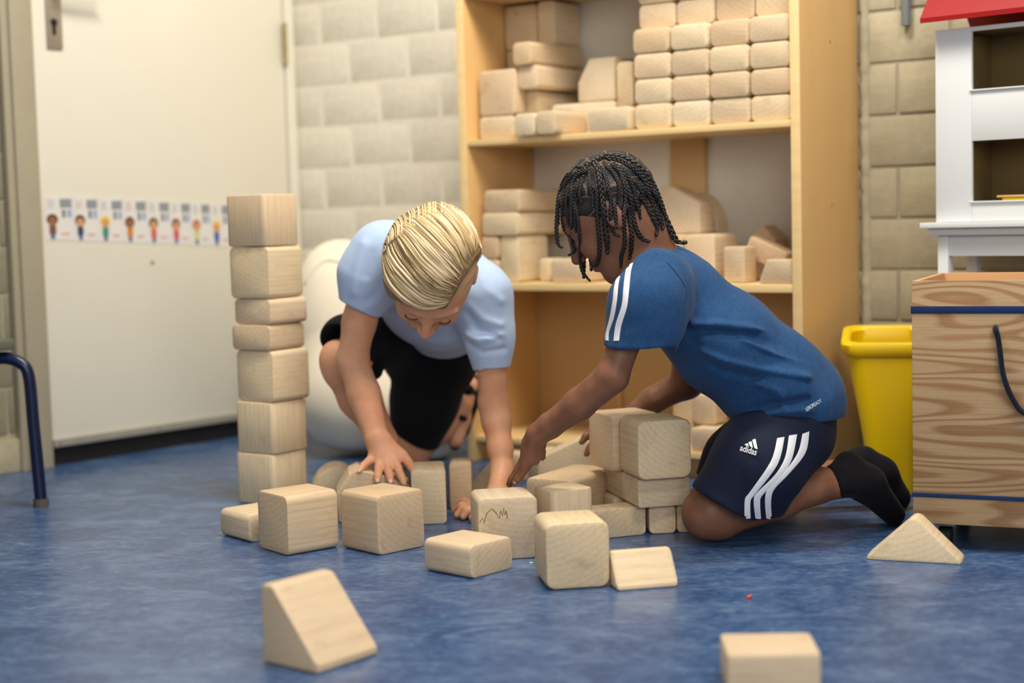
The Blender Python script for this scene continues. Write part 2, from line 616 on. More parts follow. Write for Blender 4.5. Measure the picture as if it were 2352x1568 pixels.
def corner_block(name, label, fpx, z, theta, wr, dl, h, grain='l', dz=0.0, **kw):
    """box block from the photo pixel of its front bottom corner: right-going side wr at angle theta,
    left/back-going side dl, height h; grain runs along 'l' (back side), 'r' (right side) or 'z'"""
    p = ground(fpx[0], fpx[1], z) if not hasattr(fpx, 'shape') else fpx
    Rv = np.array([cos(theta), sin(theta), 0])
    Lv = np.array([-sin(theta), cos(theta), 0])
    c = p + Rv * wr / 2 + Lv * dl / 2
    c[2] = z + dz
    if grain == 'l':
        return block(name, label, c, theta, rect(wr, h), dl, **kw)
    if grain == 'r':
        return block(name, label, c, theta + pi / 2, rect(dl, h), wr, **kw)
    # vertical grain: profile lies flat, extrusion turned upright
    T = Matrix.Rotation(pi / 2, 4, 'X')
    mbp = [(-wr / 2, -dl / 2), (wr / 2, -dl / 2), (wr / 2, dl / 2), (-wr / 2, dl / 2)]
    c = c + np.array([0, 0, h / 2])
    return block(name, label, c, theta, mbp, h, tilt=T, **kw)


# ================================================================= the room
AN = radians(36.5)
DR = np.array([cos(AN), -sin(AN), 0])       # along the back wall, to the right
NB = np.array([sin(AN), cos(AN), 0])        # into the back wall
ZV = np.array([0, 0, 1.0])
SL = ground(1075, 1057)                     # shelf, front left bottom corner
SLEN, SDEP = 0.828, 0.262
WP = SL + NB * (SDEP + 0.012)               # a point of the back wall

mb = MB()
mb.box((-3.2, -2.2, -0.05), (7.0, 0, 0), (0, 7.5, 0), (0, 0, 0.05))
tag(mb.build('floor', MAT['floor']), 'blue marbled linoleum floor', kind='structure')

D0 = ground(120, 1072)
WC = WP - DR * 0.7615                        # room corner
dv = WC - D0
dv[2] = 0
DD = dv / np.linalg.norm(dv)                # along the door wall towards the corner
NDW = np.array([-DD[1], DD[0], 0])          # into the door wall (away from the room)


def brick_wall(wall, origin, direction, inward, mat, s0, s1, z0, z1, bl, bh, joint=0.006, proud=0.004, maxn=280, skip=None):
    """concrete blocks in running bond, each its own child of the wall"""
    cache = {}
    n = 0
    row = 0
    z = z0
    while z < z1:
        h_ = min(bh, z1 - z)
        s = s0 - (bl / 2 if row % 2 else 0)
        while s < s1:
            a, b = max(s, s0), min(s + bl, s1)
            if b - a > 0.02 and n < maxn and not (skip and skip((a + b) / 2, z)):
                key = (round(b - a, 4), round(h_, 4))
                if key not in cache:
                    m2 = MB()
                    m2.bbox(np.array([joint / 2, 0, joint / 2]), (b - a - joint, 0, 0), (0, 0.03, 0), (0, 0, h_ - joint), 0.0035)
                    tmp = link_mesh('brick', m2.V, m2.F, mat, smooth=30)
                    cache[key] = tmp.data
                    bpy.data.objects.remove(tmp)
                o = bpy.data.objects.new('brick', cache[key])
                COL.objects.link(o)
                o.parent = wall
                pr_ = proud + random.uniform(-0.0012, 0.0012)
                p = origin + direction * a - inward * pr_ + ZV * z
                mw = Matrix(((direction[0], inward[0], 0, p[0]), (direction[1], inward[1], 0, p[1]), (0, 0, 1, p[2]), (0, 0, 0, 1)))
                o.matrix_basis = mw
                n += 1
            s += bl
        z += bh
        row += 1


mb = MB()
mb.box(WP - DR * 0.80, DR * 0.86, NB * 0.12, ZV * 1.9)
wb = tag(mb.build('wall_back', MAT['mortar_cream']), 'cream painted concrete block wall left of the shelf', kind='structure')
brick_wall(wb, WP - DR * 0.7615, DR, NB, MAT['brick_cream'], 0.0, 0.80, 0.045, 1.25, 0.196, 0.106, joint=0.009, proud=0.0012)
mb = MB()
mb.box(WP + DR * 0.06, DR * 2.0, NB * 0.12, ZV * 1.9)
wr_ = tag(mb.build('wall_right', MAT['mortar_grey']), 'grey concrete block wall right of the shelf', kind='structure')
brick_wall(wr_, WP + DR * 0.80, DR, NB, MAT['brick_grey'], 0.0, 1.2, 0.0, 1.3, 0.22, 0.104)

mb = MB()
mb.box(D0 - DD * 1.6 + NDW * 0.02, DD * (1.6 + np.linalg.norm(dv) + 0.12), NDW * 0.1, ZV * 1.9)
wl = tag(mb.build('wall_left', MAT['mortar_grey']), 'grey concrete block wall left of the door', kind='structure')
FRW = 0.075
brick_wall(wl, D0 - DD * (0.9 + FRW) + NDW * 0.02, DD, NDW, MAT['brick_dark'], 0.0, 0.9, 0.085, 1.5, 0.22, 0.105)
mb = MB()
mb.bbox(D0 - DD * (0.9 + FRW) - NDW * 0.004 + NDW * 0.01, DD * 0.9, NDW * 0.02, ZV * 0.075, 0.003)
tag(mb.build('baseboard_left', MAT['brick_grey'], smooth=30), 'worn plinth at the foot of the left wall', kind='structure')

# rough plaster corner strip beside the shelf
mb = MB()
p0 = onplane(1979, 700, WP, NB)
p0[2] = 0
pts = [p0 + DR * 0.012 + ZV * z - NB * 0.0 for z in np.arange(0, 1.3, 0.012)]
mb.tube([p + NB * random.uniform(-.002, .002) + DR * random.uniform(-.001, .001) for p in pts],
        [0.011 + random.uniform(-.0015, .0015) for _ in pts], 8)
tag(mb.build('trim_1', MAT['brick_grey'], smooth=60), 'rough plaster strip beside the shelf', kind='structure')

# the door, in the plane of the left wall
hinge = onplane(668, 600, D0, NDW)
DW = float((hinge - D0) @ DD)
door_e = D0.copy()
door = thing('door_1', 'cream flush door with steel key plate and kick strip', None, tuple(door_e))
del door['label']
tag(door, 'cream flush door with steel key plate', kind='structure')
gap = 0.044
mb = MB()
mb.bbox(D0 + DD * 0.004 + ZV * gap, DD * (DW - 0.004), NDW * 0.03, ZV * 1.5, 0.002)
mb.build('door_leaf', MAT['door'], door, smooth=30)
mb = MB()
mb.bbox(D0 + DD * 0.004 - NDW * 0.006 + ZV * gap, DD * (DW - 0.004), NDW * 0.0058, ZV * 0.018, 0.001)
mb.build('kick_strip', MAT['kick'], door, smooth=30)
mb = MB()
mb.box(D0 + NDW * 0.012, DD * DW, NDW * 0.015, ZV * (gap - 0.001))
mb.build('gap_shade_strip', MAT['black'], door)  # black strip standing in for the dark of the gap under the door
for i, sd in enumerate((0.02, 0.30, 0.56)):
    m2 = MB()
    c = D0 + DD * sd - NDW * 0.007 + ZV * (gap + 0.009)
    m2.tube([c, c + NDW * 0.002], 0.004, 10)
    m2.build('screw', MAT['steel'], door, smooth=30)
# frame
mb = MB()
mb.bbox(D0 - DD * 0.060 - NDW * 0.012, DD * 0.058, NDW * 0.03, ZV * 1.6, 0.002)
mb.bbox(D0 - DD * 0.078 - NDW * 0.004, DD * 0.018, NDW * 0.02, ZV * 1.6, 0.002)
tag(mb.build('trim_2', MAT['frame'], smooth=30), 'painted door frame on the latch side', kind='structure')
mb = MB()
mb.bbox(D0 + DD * (DW + 0.004) - NDW * 0.01, DD * 0.03, NDW * 0.03, ZV * 1.6, 0.003)
tag(mb.build('trim_3', MAT['door'], smooth=30), 'painted door frame on the hinge side', kind='structure')


def doorp(u, v, out=0.0):
    return onplane(u, v, D0, NDW) - NDW * out


# key plate
a, b_ = doorp(103, 40), doorp(139, 40)
zt, zb = 1.16, doorp(121, 113)[2]
wv_ = DD * float((b_ - a) @ DD)
mb = MB()
a0 = a.copy(); a0[2] = zb
mb.bbox(a0 - NDW * 0.006, wv_, NDW * 0.006, ZV * (zt - zb), 0.002)
pl_ = mb.build('key_plate', MAT['steel'], door, smooth=30)
kc = doorp(120, 58, 0.0065)
mb = MB()
mb.tube([kc + ZV * 0.006, kc + ZV * 0.006 - NDW * 0.002], 0.0085, 14)
mb.box(kc + ZV * (-0.022) - DD * 0.004 - NDW * 0.002, DD * 0.008, NDW * 0.002, ZV * 0.024)
mb.build('keyhole', MAT['black'], pl_, smooth=30)
kc = doorp(118, 2, 0.0065)
mb = MB(); mb.tube([kc, kc - NDW * 0.05], 0.010, 14)
mb.tube([kc - NDW * 0.045 - DD * 0.005, kc - NDW * 0.05 + DD * 0.05, kc - NDW * 0.05 + DD * 0.11], [0.009, 0.009, 0.008], 12)
for o_ in (mb.build('door_handle', MAT['steel'], door, smooth=40),):
    o_.location.z += 0.03
# hinge
hz0, hz1 = doorp(668, 150)[2], doorp(668, 55)[2]
mb = MB()
hc = D0 + DD * (DW - 0.002) - NDW * 0.012
for k in range(3):
    zz0 = hz0 + (hz1 - hz0) * k / 3 + 0.001
    zz1 = hz0 + (hz1 - hz0) * (k + 1) / 3 - 0.001
    mb.tube([hc + ZV * zz0, hc + ZV * zz1], 0.006, 12)
mb.build('hinge', MAT['brass'], door, smooth=40)
mb = MB(); c = doorp(350, 603, 0.0)
mb.tube([c, c - NDW * 0.0015], [0.006, 0.005], 12)
mb.build('peg_hole', plain('stain', s2l(150, 144, 126), 0.7), door, smooth=40)

# poster strip on the door: eight cards with a small drawn child each
strip = thing('picture_strip', 'row of small picture cards of drawn children taped across the door', 'poster', tuple(doorp(100, 555)))
ux = [100, 166, 224, 281, 336, 389, 437, 482, 530]
kids = [((92, 60, 40), (120, 82, 60)), ((60, 46, 44), (60, 66, 110)), ((230, 196, 70), (60, 140, 130)), ((110, 60, 40), (206, 130, 40)),
        ((84, 60, 44), (206, 100, 80)), ((90, 56, 44), (206, 80, 76)), ((176, 96, 66), (200, 206, 140)), ((240, 196, 110), (70, 90, 170))]
PM = {}


def pm(c):
    if c not in PM:
        PM[c] = plain('ink', s2l(*c), 0.5, noise=0.02)
    return PM[c]


def disc(cen, rx, rz, out, n=18):
    c = cen - NDW * out
    V = [c + DD * rx * cos(2 * pi * k / n) + ZV * rz * sin(2 * pi * k / n) for k in range(n)]
    V2 = [p - NDW * 0.0002 for p in V]
    F = [tuple(range(n, 2 * n))] + [(k, (k + 1) % n, n + (k + 1) % n, n + k) for k in range(n)]
    return V + V2, F


def quadp(cen, hx, hz, out):
    m_ = MB()
    m_.box(cen - DD * hx - ZV * hz - NDW * out, DD * 2 * hx, NDW * 0.0002, ZV * 2 * hz)
    return m_.V, m_.F


for i in range(8):
    tl, tr = doorp(ux[i], 450 + 2.2 * i, 0.001), doorp(ux[i + 1], 450 + 2.2 * (i + 1), 0.001)
    s0_, s1_ = float((tl - D0) @ DD), float((tr - D0) @ DD)
    ztop, zbot = tl[2], doorp(ux[i], 553 + 2 * i)[2]
    m_ = MB()
    o_ = D0 + DD * s0_
    o_[2] = zbot
    m_.box(o_ - NDW * 0.0012, DD * (s1_ - s0_ - 0.0006), NDW * 0.0010, ZV * (ztop - zbot))
    card = m_.build('card', MAT['card'], strip)
    H_, W_ = ztop - zbot, s1_ - s0_
    q = lambda fx, fz: o_ + DD * W_ * fx + ZV * H_ * fz
    hair, body = kids[i]
    face = (206, 150, 104) if i not in (0, 3) else (150, 100, 70)
    items = [('drawn_hair', disc(q(.25, .47), W_ * .20, H_ * .13, .0014), hair), ('drawn_face', disc(q(.25, .43), W_ * .14, H_ * .10, .0017), face),
             ('drawn_body', quadp(q(.25, .24), W_ * .12, H_ * .10, .0015), body), ('drawn_legs', quadp(q(.25, .09), W_ * .08, H_ * .06, .0014), (90, 110, 150)),
             ('header', quadp(q(.74, .83), W_ * .21, H_ * .10, .0014), (140, 146, 152)),
             ('figures', quadp(q(.66, .60), W_ * .07, H_ * .09, .0014), (132, 136, 132)), ('figures', quadp(q(.86, .60), W_ * .07, H_ * .09, .0014), (150, 164, 204)),
             ('text_block', quadp(q(.22, .82), W_ * .12, H_ * .10, .0013), (204, 198, 198)), ('caption', quadp(q(.68, .14), W_ * .15, H_ * .03, .0013), (206, 170, 176))]
    for nm, (V_, F_), c_ in items:
        link_mesh(nm, V_, F_, pm(c_), card)

# conduit on the right wall
c = onplane(2087, 30, WP, NB)
mb = MB()
c0 = c.copy(); c0[2] = onplane(2087, 60, WP, NB)[2]
mb.tube([c0 - NB * 0.014, c0 - NB * 0.014 + ZV * 0.7], 0.0095, 12)
tag(mb.build('trim_4', MAT['grey_pipe'], smooth=40), 'grey conduit on the wall above the bin', kind='structure')


# ================================================================= shelf
def sp(s, d, z):
    return SL + DR * s + NB * d + ZV * z


shelf = thing('open_shelf', 'honey coloured open wooden shelf unit full of wooden blocks', 'shelf', tuple(SL))
TH = 0.021
zU0, zU1 = 0.7015, 0.7150
zM0, zM1 = 0.383, 0.400
zB0, zB1 = 0.044, 0.058
HT = 1.045


def board(name, a, da, b, db, z, dz, mat, r=0.0012, label=None):
    m_ = MB()
    m_.bbox(sp(a, b, z), DR * da, NB * db, ZV * dz, r)
    return m_.build(name, mat, shelf, smooth=30, label=label)


board('side_panel', 0, TH, 0.002, SDEP, 0, HT, MAT['ply'])
board('side_panel', SLEN - TH, TH, 0.002, SDEP, 0, HT, MAT['ply'])
board('edge_strip', 0.0005, TH - .001, 0, 0.002, 0, HT, MAT['plyedge'], 0.0004)
board('edge_strip', SLEN - TH + .0005, TH - .001, 0, 0.002, 0, HT, MAT['plyedge'], 0.0004)
board('shelf_board', TH, SLEN - 2 * TH, 0.003, SDEP - 0.01, zU0, zU1 - zU0, MAT['plyedge'])
board('shelf_board', TH, SLEN - 2 * TH, 0.003, SDEP - 0.01, zM0, zM1 - zM0, MAT['plyedge'])
board('shelf_board', TH, SLEN - 2 * TH, 0.003, SDEP - 0.01, zB0, zB1 - zB0, MAT['plyedge'])
board('top_board', TH, SLEN - 2 * TH, 0.003, SDEP - 0.01, 1.024, 0.021, MAT['plyedge'])
board('plinth', TH, SLEN - 2 * TH, 0.03, 0.015, 0, zB0, MAT['ply'])
board('back_panel', TH, SLEN - 2 * TH, SDEP - 0.008, 0.008, zM1, HT - zM1, MAT['white_board'], label='white painted back board')
board('back_panel', TH, SLEN - 2 * TH, SDEP - 0.008, 0.008, zB1, zM0 - zB1, MAT['plyback'])
board('batten', 0.40, 0.085, SDEP - 0.026, 0.018, zM1, zU0 - zM1, MAT['plyback'])
board('batten', 0.24, 0.014, SDEP - 0.016, 0.008, zB1, zM0 - zB1, MAT['ply'])
for (s_, z_) in ((SLEN, 0.87), (SLEN, 0.30)):
    pass
for (u, v) in ((1906, 95), (1911, 470)):
    q = onplane(u, v, sp(SLEN, 0, 0), DR)
    m_ = MB(); m_.tube([q - DR * 0.001, q + DR * 0.0012], 0.0028, 10)
    m_.build('screw', MAT['steel'], shelf, smooth=40)


def sproj(u, v, d):
    """(s, z) on the plane parallel to the shelf front at depth d"""
    q = onplane(u, v, SL + NB * d, NB)
    return float((q - SL) @ DR), float(q[2])


def shelf_block(label, box, d, depth, zbase=None, h=None, poly=None, grain='d', r=0.010, s_w=None, name='wooden_block', group=None, yaw=0.0, dmid=False):
    """box = (u0, u1, v0, v1) of the front face in the photo, standing d behind the shelf's front plane"""
    u0, u1, v0, v1 = box
    s0, z1 = sproj(u0, (v0 + v1) / 2, d)
    s1, _ = sproj(u1, (v0 + v1) / 2, d)
    _, zt_ = sproj((u0 + u1) / 2, v0, d)
    _, zb_ = sproj((u0 + u1) / 2, v1, d)
    if zbase is not None:
        hh = h if h else zt_ - zb_
        zb_ = zbase
    else:
        hh = h if h else zt_ - zb_
    w_ = s_w if s_w else s1 - s0
    cs = s0 + w_ / 2 + 0.0005 if s_w else (s0 + s1) / 2
    c = sp(cs, d + depth / 2, zb_ + 0.0006)
    pol = poly(w_, hh) if poly else rect(w_, hh)
    rot = atan2(DR[1], DR[0]) + yaw
    return block(name, label, c, rot, pol, depth, r=r, group=group)


Gs = 'wooden blocks on the shelf unit'
# neat stack of half blocks, upper bay
cols = [(1453, 1547), (1550, 1645), (1649, 1748), (1752, 1848)]
s_left = sproj(1453, 180, 0.012)[0]
hh = 0.0508
names_c = ['first', 'second', 'third', 'rightmost']
names_r = ['lowest', 'second', 'third', 'fourth', 'fifth', 'sixth']
cw = (SLEN - TH - 0.004 - s_left) / 4
for ci in range(4):
    for ri in range(6):
        if ci == 2 and ri == 5:
            continue
        hgt = hh - 0.0012
        dbl = (ci == 2 and ri == 4)
        if dbl:
            hgt = 2 * hh - 0.0012
        s0_ = s_left + ci * cw
        c = sp(s0_ + cw / 2, 0.014 + random.uniform(-.003, .003) + 0.06 + (0.025 if ri >= 4 else 0), zU1 + 0.0006 + ri * hh)
        rw = random.uniform(-.0004, .0004)
        colname = names_c[ci] + (' column' if ci == 3 else ' column from the left')
        lab = ('tall cube, upper shelf stack, top of the ' if dbl else f'half block, upper shelf stack, {names_r[ri]} row up, ') + colname
        block('wooden_block', 'pale ' + lab, c + DR * rw, atan2(DR[1], DR[0]) + random.uniform(-.008, .008), rect(cw - 0.0025, hgt), 0.12, r=0.011, group=Gs)
zs = zU1
shelf_block('square block face upright at the left end of the upper shelf', (1101, 1182, 166, 266), 0.03, 0.042, zbase=zs + 0.0505, h=0.099, r=0.008, group=Gs)
shelf_block('half block under the square block at the left end of upper shelf', (1101, 1180, 270, 318), 0.03, 0.042, zbase=zs, h=0.049, group=Gs)
shelf_block('narrow grey block end sticking out over the upper shelf edge', (1181, 1228, 252, 306), -0.018, 0.105, zbase=zs, h=0.047, group=Gs)
shelf_block('square ended bar beside the narrow grey one, poking over upper shelf edge', (1231, 1276, 246, 304), -0.020, 0.115, zbase=zs, h=0.049, group=Gs)
shelf_block('low half block between the poking bars and the neat stack', (1349, 1446, 249, 300), 0.004, 0.05, zbase=zs, h=0.048, group=Gs)
shelf_block('long bar lying behind the low half block on upper shelf', (1266, 1414, 208, 262), 0.10, 0.05, zbase=zs, h=0.07, group=Gs)
z_ = zs
shelf_block('upright slab pair, right one, in the dark back corner of upper shelf', (1235, 1275, 22, 126), 0.145, 0.10, zbase=zs + 0.206, h=0.098, group=Gs)
shelf_block('upright slab pair, left one, in the dark back corner of upper shelf', (1160, 1233, 26, 126), 0.150, 0.09, zbase=zs + 0.204, h=0.098, group=Gs)
shelf_block('lower cube in the dark back corner of the upper shelf', (1165, 1232, 128, 220), 0.150, 0.09, zbase=zs + 0.0, h=0.101, r=0.006, group=Gs)
shelf_block('upper cube in the dark back corner, under the left upright slab', (1165, 1232, 128, 220), 0.150, 0.09, zbase=zs + 0.102, h=0.101, r=0.006, group=Gs)

shelf_block('pale end of the higher stacked bar on upper shelf', (1180, 1222, 112, 158), 0.030, 0.19, zbase=zs + 0.155, h=0.049, s_w=0.052, group=Gs, yaw=-0.05)
shelf_block('lower of the two stacked bars on upper shelf', (1189, 1232, 160, 214), 0.040, 0.18, zbase=zs + 0.104, h=0.050, s_w=0.054, group=Gs)
shelf_block('dark square bar carrying the two stacked bars on upper shelf', (1192, 1240, 216, 262), 0.075, 0.15, zbase=zs + 0.0485, h=0.054, s_w=0.052, group=Gs)
shelf_block('square bar lying at the bottom under the stacked bars', (1192, 1240, 262, 300), 0.078, 0.14, zbase=zs + 0.0, h=0.0475, s_w=0.05, group=Gs)
shelf_block('ramp block on top of the long bar, beside the neat stack', (1326, 1412, 112, 210), 0.10, 0.10, zbase=zs + 0.0705, h=0.092,
            poly=lambda w_, h_: [(-w_ / 2, 0), (w_ / 2, 0), (w_ / 2, h_), (-w_ / 2 + 0.03, h_), (-w_ / 2, h_ * .45)], r=0.004, group=Gs)
shelf_block('upright half block squeezed against the neat stack', (1415, 1452, 105, 205), 0.09, 0.10, zbase=zs + 0.0505, h=0.098, s_w=0.040, group=Gs)
shelf_block('small block below the upright half block by the neat stack', (1419, 1452, 207, 246), 0.10, 0.09, zbase=zs, h=0.049, s_w=0.036, group=Gs)
# middle bay
zs = zM1
shelf_block('topmost half block of the left pile on the middle shelf', (1111, 1192, 441, 493), 0.02, 0.20, zbase=zs + 0.1535, h=0.049, s_w=0.10, group=Gs)
shelf_block('half block second from the top of the left middle shelf pile', (1107, 1188, 494, 545), 0.018, 0.20, zbase=zs + 0.1025, h=0.050, s_w=0.10, group=Gs)
shelf_block('upper small square block at left under the middle shelf pile', (1105, 1147, 545, 590), 0.02, 0.10, zbase=zs + 0.051, h=0.050, s_w=0.047, group=Gs)
shelf_block('lower small square block at left under the middle shelf pile', (1105, 1147, 592, 638), 0.02, 0.10, zbase=zs, h=0.050, s_w=0.047, group=Gs)
shelf_block('cube carrying the left pile on the middle shelf', (1149, 1192, 547, 640), 0.024, 0.11, zbase=zs, h=0.1015, s_w=0.052, group=Gs)
shelf_block('low block on the middle shelf left of the braided hair', (1266, 1345, 588, 642), 0.015, 0.10, zbase=zs, h=0.051, group=Gs)
shelf_block('short dark block beside the low block on the middle shelf', (1238, 1262, 588, 642), 0.05, 0.06, zbase=zs, h=0.051, s_w=0.03, group=Gs)
shelf_block('boxy block on the middle shelf behind the blue shirt shoulder', (1572, 1642, 541, 640), 0.06, 0.10, zbase=zs, h=0.098, group=Gs)
shelf_block('cube behind the braids carrying the slanted slab on middle shelf', (1490, 1568, 541, 640), 0.06, 0.10, zbase=zs, h=0.098, group=Gs)
shelf_block('slanted top slab standing behind the braids on middle shelf', (1518, 1608, 438, 540), 0.09, 0.06, zbase=zs + 0.0985, h=0.100,
            poly=lambda w_, h_: [(-w_ / 2, 0), (w_ / 2, 0), (w_ / 2, h_ * .62), (-w_ / 2 + 0.025, h_), (-w_ / 2, h_)], r=0.005, group=Gs)
arc = [(cos(t) * 0.055, sin(t) * 0.085) for t in np.linspace(0.0, pi / 2, 8)]
shelf_block('curved quarter block behind the slanted slab on middle shelf', (1590, 1648, 455, 541), 0.17, 0.05, zbase=zs + 0.0985, h=0.085,
            poly=lambda w_, h_: [(-0.03, 0), (0.03, 0)] + [(-0.03 + 1.09 * x, z) for x, z in arc[1:]] , r=0.0, group=Gs)
shelf_block('stack block beneath the curved quarter block on middle shelf', (1590, 1650, 541, 640), 0.17, 0.05, zbase=zs, h=0.098, group=Gs)
shelf_block('square block under the leaning slab on middle shelf', (1661, 1697, 566, 642), 0.03, 0.05, zbase=zs, h=0.072, s_w=0.048, r=0.004, group=Gs)
b1 = shelf_block('slab leaning at an angle on the middle shelf', (1702, 1796, 560, 600), 0.088, 0.05, zbase=zs + 0.036, h=0.042, r=0.006, group=Gs)
b1.matrix_world = b1.matrix_world @ Matrix.Rotation(radians(24), 4, 'Y')
shelf_block('small ramp tip showing behind the leaning slab', (1722, 1782, 526, 640), 0.17, 0.06, zbase=zs, h=0.112,
            poly=lambda w_, h_: [(-w_ / 2, 0), (w_ / 2, 0), (w_ / 2, h_ * .75), (0, h_), (-w_ / 2, h_ * .8)], r=0.003, group=Gs)
shelf_block('pale trapezoid block at the right end of middle shelf', (1741, 1822, 591, 643), 0.008, 0.04, zbase=zs, h=0.047,
            poly=lambda w_, h_: [(-w_ / 2, 0), (w_ / 2, 0), (w_ / 2, h_), (-w_ / 2 + 0.018, h_)], r=0.004, group=Gs)
shelf_block('upright block in the right back corner of middle shelf', (1818, 1858, 555, 640), 0.165, 0.07, zbase=zs, h=0.085, s_w=0.03, group=Gs)
# bottom bay
zs = zB1
shelf_block('half block lying on the bottom shelf behind the block tower', (1585, 1685, 974, 1022), 0.01, 0.13, zbase=zs, h=0.049, group=Gs)
shelf_block('small cube on the half block in the bottom shelf', (1592, 1645, 905, 962), 0.045, 0.05, zbase=zs + 0.0505, h=0.062, group=Gs)
shelf_block('dark bar on the bottom shelf beside the small cube', (1545, 1590, 930, 985), 0.10, 0.12, zbase=zs, h=0.10, s_w=0.05, group=Gs)

# ================================================================= blocks on the floor
B = corner_block
# tower
tw = [(0.0, 0.1, 628, 55, 'z'), (0.1, 0.1, 628, 55.6, 'z'), (0.2, 0.1, 627, 53, 'r'), (0.3, 0.05, 620, 56, 'r'), (0.35, 0.05, 620, 52, 'r'), (0.4, 0.1, 617, 57, 'r'), (0.5, 0.1, 609, 58, 'z')]
tl = ['bottom cube of the tall block tower', 'second cube from the bottom of the tall block tower', 'third cube from the bottom of the tall block tower',
      'lower of the two thin blocks in the tall block tower', 'upper of the two thin blocks in the tall block tower', 'cube just below the top of the tall block tower',
      'topmost cube of the tall block tower']
for (z0_, h_, u_, th_, g_), lab in zip(tw, tl):
    vv = 784 + 0
    p = at(u_, 900, 2.985)
    # correct x for height along the photo's vertical
    v_est = 512 + (0.542 - (z0_ + h_ / 2)) / 2.985 * 3600
    p = at(u_, v_est, 2.985)
    p[2] = z0_
    B('wooden_block', 'beech ' + lab, p, z0_, radians(th_), 0.1, 0.1, h_ - 0.0008, grain=g_, r=0.010, group='blocks of the tall tower')
gf = 'wooden blocks on the blue floor'
B('wooden_block', 'small flat block half hidden by the leftmost front cube', (572, 1247), 0, radians(40), 0.10, 0.098, 0.048, grain='l', group=gf)
B('wooden_block', 'leftmost front cube, beside the small flat block', (663, 1278), 0, radians(38), 0.098, 0.100, 0.0985, grain='r', r=0.012, group=gf)
B('wooden_block', 'grainy cube in front of the blond boy\'s right hand', (870, 1277), 0, radians(43), 0.099, 0.100, 0.098, grain='l', r=0.010, group=gf)
B('wooden_block', 'flat block lying alone in front between the cubes', (1082, 1331), 0, radians(47.5), 0.095, 0.101, 0.051, grain='l', r=0.011, group=gf)
B('wooden_block', 'cube with scribbled pencil line on its face, braided boy\'s fingers at its edge', (1101, 1289), 0, radians(9), 0.096, 0.094, 0.1, grain='l', r=0.010, group=gf)
B('wooden_block', 'greyish cube close behind the frontmost cube, right of the scribbled one', np.array([0.059, 2.498, 0.0]), 0, radians(28), 0.078, 0.068, 0.1, grain='z', r=0.012, group=gf)
B('wooden_block', 'big rounded cube standing frontmost in the middle', (1255, 1357), 0, radians(9), 0.096, 0.1, 0.098, grain='l', r=0.014, bev=0.006, group=gf)
# slanted-ended block beside it
jb, jt = ground(1488, 1352), ground(1468, 1260, 0.051)
jt[2] = 0
jd = jb - jt
jl = float(np.linalg.norm(jd))
block('wooden_wedge', 'pale low ramp block sloping towards the camera, right of the frontmost cube', jt, atan2(jd[1], jd[0]),
      [(-0.006, 0), (jl + 0.002, 0), (jl, 0.007), (0.006, 0.0515), (-0.006, 0.0515)], 0.093, r=[0.003, 0.004, 0.006, 0.005, 0.004], bev=0.005, group=gf)
# stack on the right
B('wooden_block', 'half block lying at the foot of the short stack', np.array([0.1195, 2.590, 0.0]), 0, radians(20), 0.107, 0.05, 0.0495, grain='l', r=0.008, group=gf)
B('wooden_block', 'square bar end under the short stack', (1491, 1227), 0, radians(2), 0.0465, 0.11, 0.0495, grain='l', r=0.008, group=gf)
B('wooden_block', 'bar end beside the brown knee under the short stack', (1555, 1224), 0, radians(2), 0.046, 0.11, 0.0495, grain='l', r=0.008, group=gf)
B('wooden_block', 'long half block in the middle of the short stack', (1466, 1168), 0.05, radians(14), 0.094, 0.20, 0.0495, grain='l', r=0.006, group=gf)
B('wooden_block', 'front cube on top of the short stack', (1466, 1105), 0.1, radians(14.5), 0.096, 0.096, 0.1, grain='l', r=0.014, bev=0.006, group=gf)
p = ground(1409, 1085, 0.1)
B('wooden_block', 'rear cube on top of the short stack, nearer the boys\' hands', p, 0.1, radians(22), 0.09, 0.1, 0.098, grain='r', r=0.012, group=gf)
q4 = sum(ground(u, v, 0.088) for u, v in ((1337, 1108), (1377, 1064), (1206, 1098), (1260, 1047))) / 4
q4[2] = 0
B('wooden_block', 'small support block at the back of the short stack', ground(1410, 1207, 0.0), 0, radians(14), 0.035, 0.06, 0.0495, grain='l', r=0.006, group=gf)
# long slab behind, under the far hand
a_, b__ = ground(1337, 1108, 0.088), ground(1206, 1098, 0.088)
c_ = ground(1377, 1064, 0.088)
thn = atan2(a_[1] - b__[1], a_[0] - b__[0])
ln = 0.092
wd = 0.165
cc = (a_ + b__) / 2 + np.array([-sin(thn), cos(thn), 0]) * (wd / 2 + 0.018) - np.array([0.018, 0, 0])
cc[2] = 0
block('wooden_block', 'long slab reaching away behind the scribbled cube', cc, thn, rect(ln, 0.088), wd, r=0.010, group=gf)
# pale slabs in front of the shelf
p = at(1305, 1045, 2.98); p[2] = 0.0
block('wooden_block', 'pale sloping block under the braided boy\'s far hand', p + np.array([0, 0.04, 0]), radians(-8),
      [(-0.055, 0), (0.06, 0), (0.06, 0.10), (0.035, 0.118), (-0.055, 0.078)], 0.08, r=0.008, group=gf)
p = at(1258, 1075, 3.17); p[2] = 0
block('wooden_block', 'grey shaded block by the brown hand near the shelf', p, radians(20), rect(0.06, 0.07), 0.07, r=0.008, group=gf)
p = at(1188, 1040, 3.24); p[2] = 0
block('wooden_block', 'pale block on the floor against the shelf plinth', p, radians(-36.5), rect(0.09, 0.055), 0.05, r=0.008, group=gf)
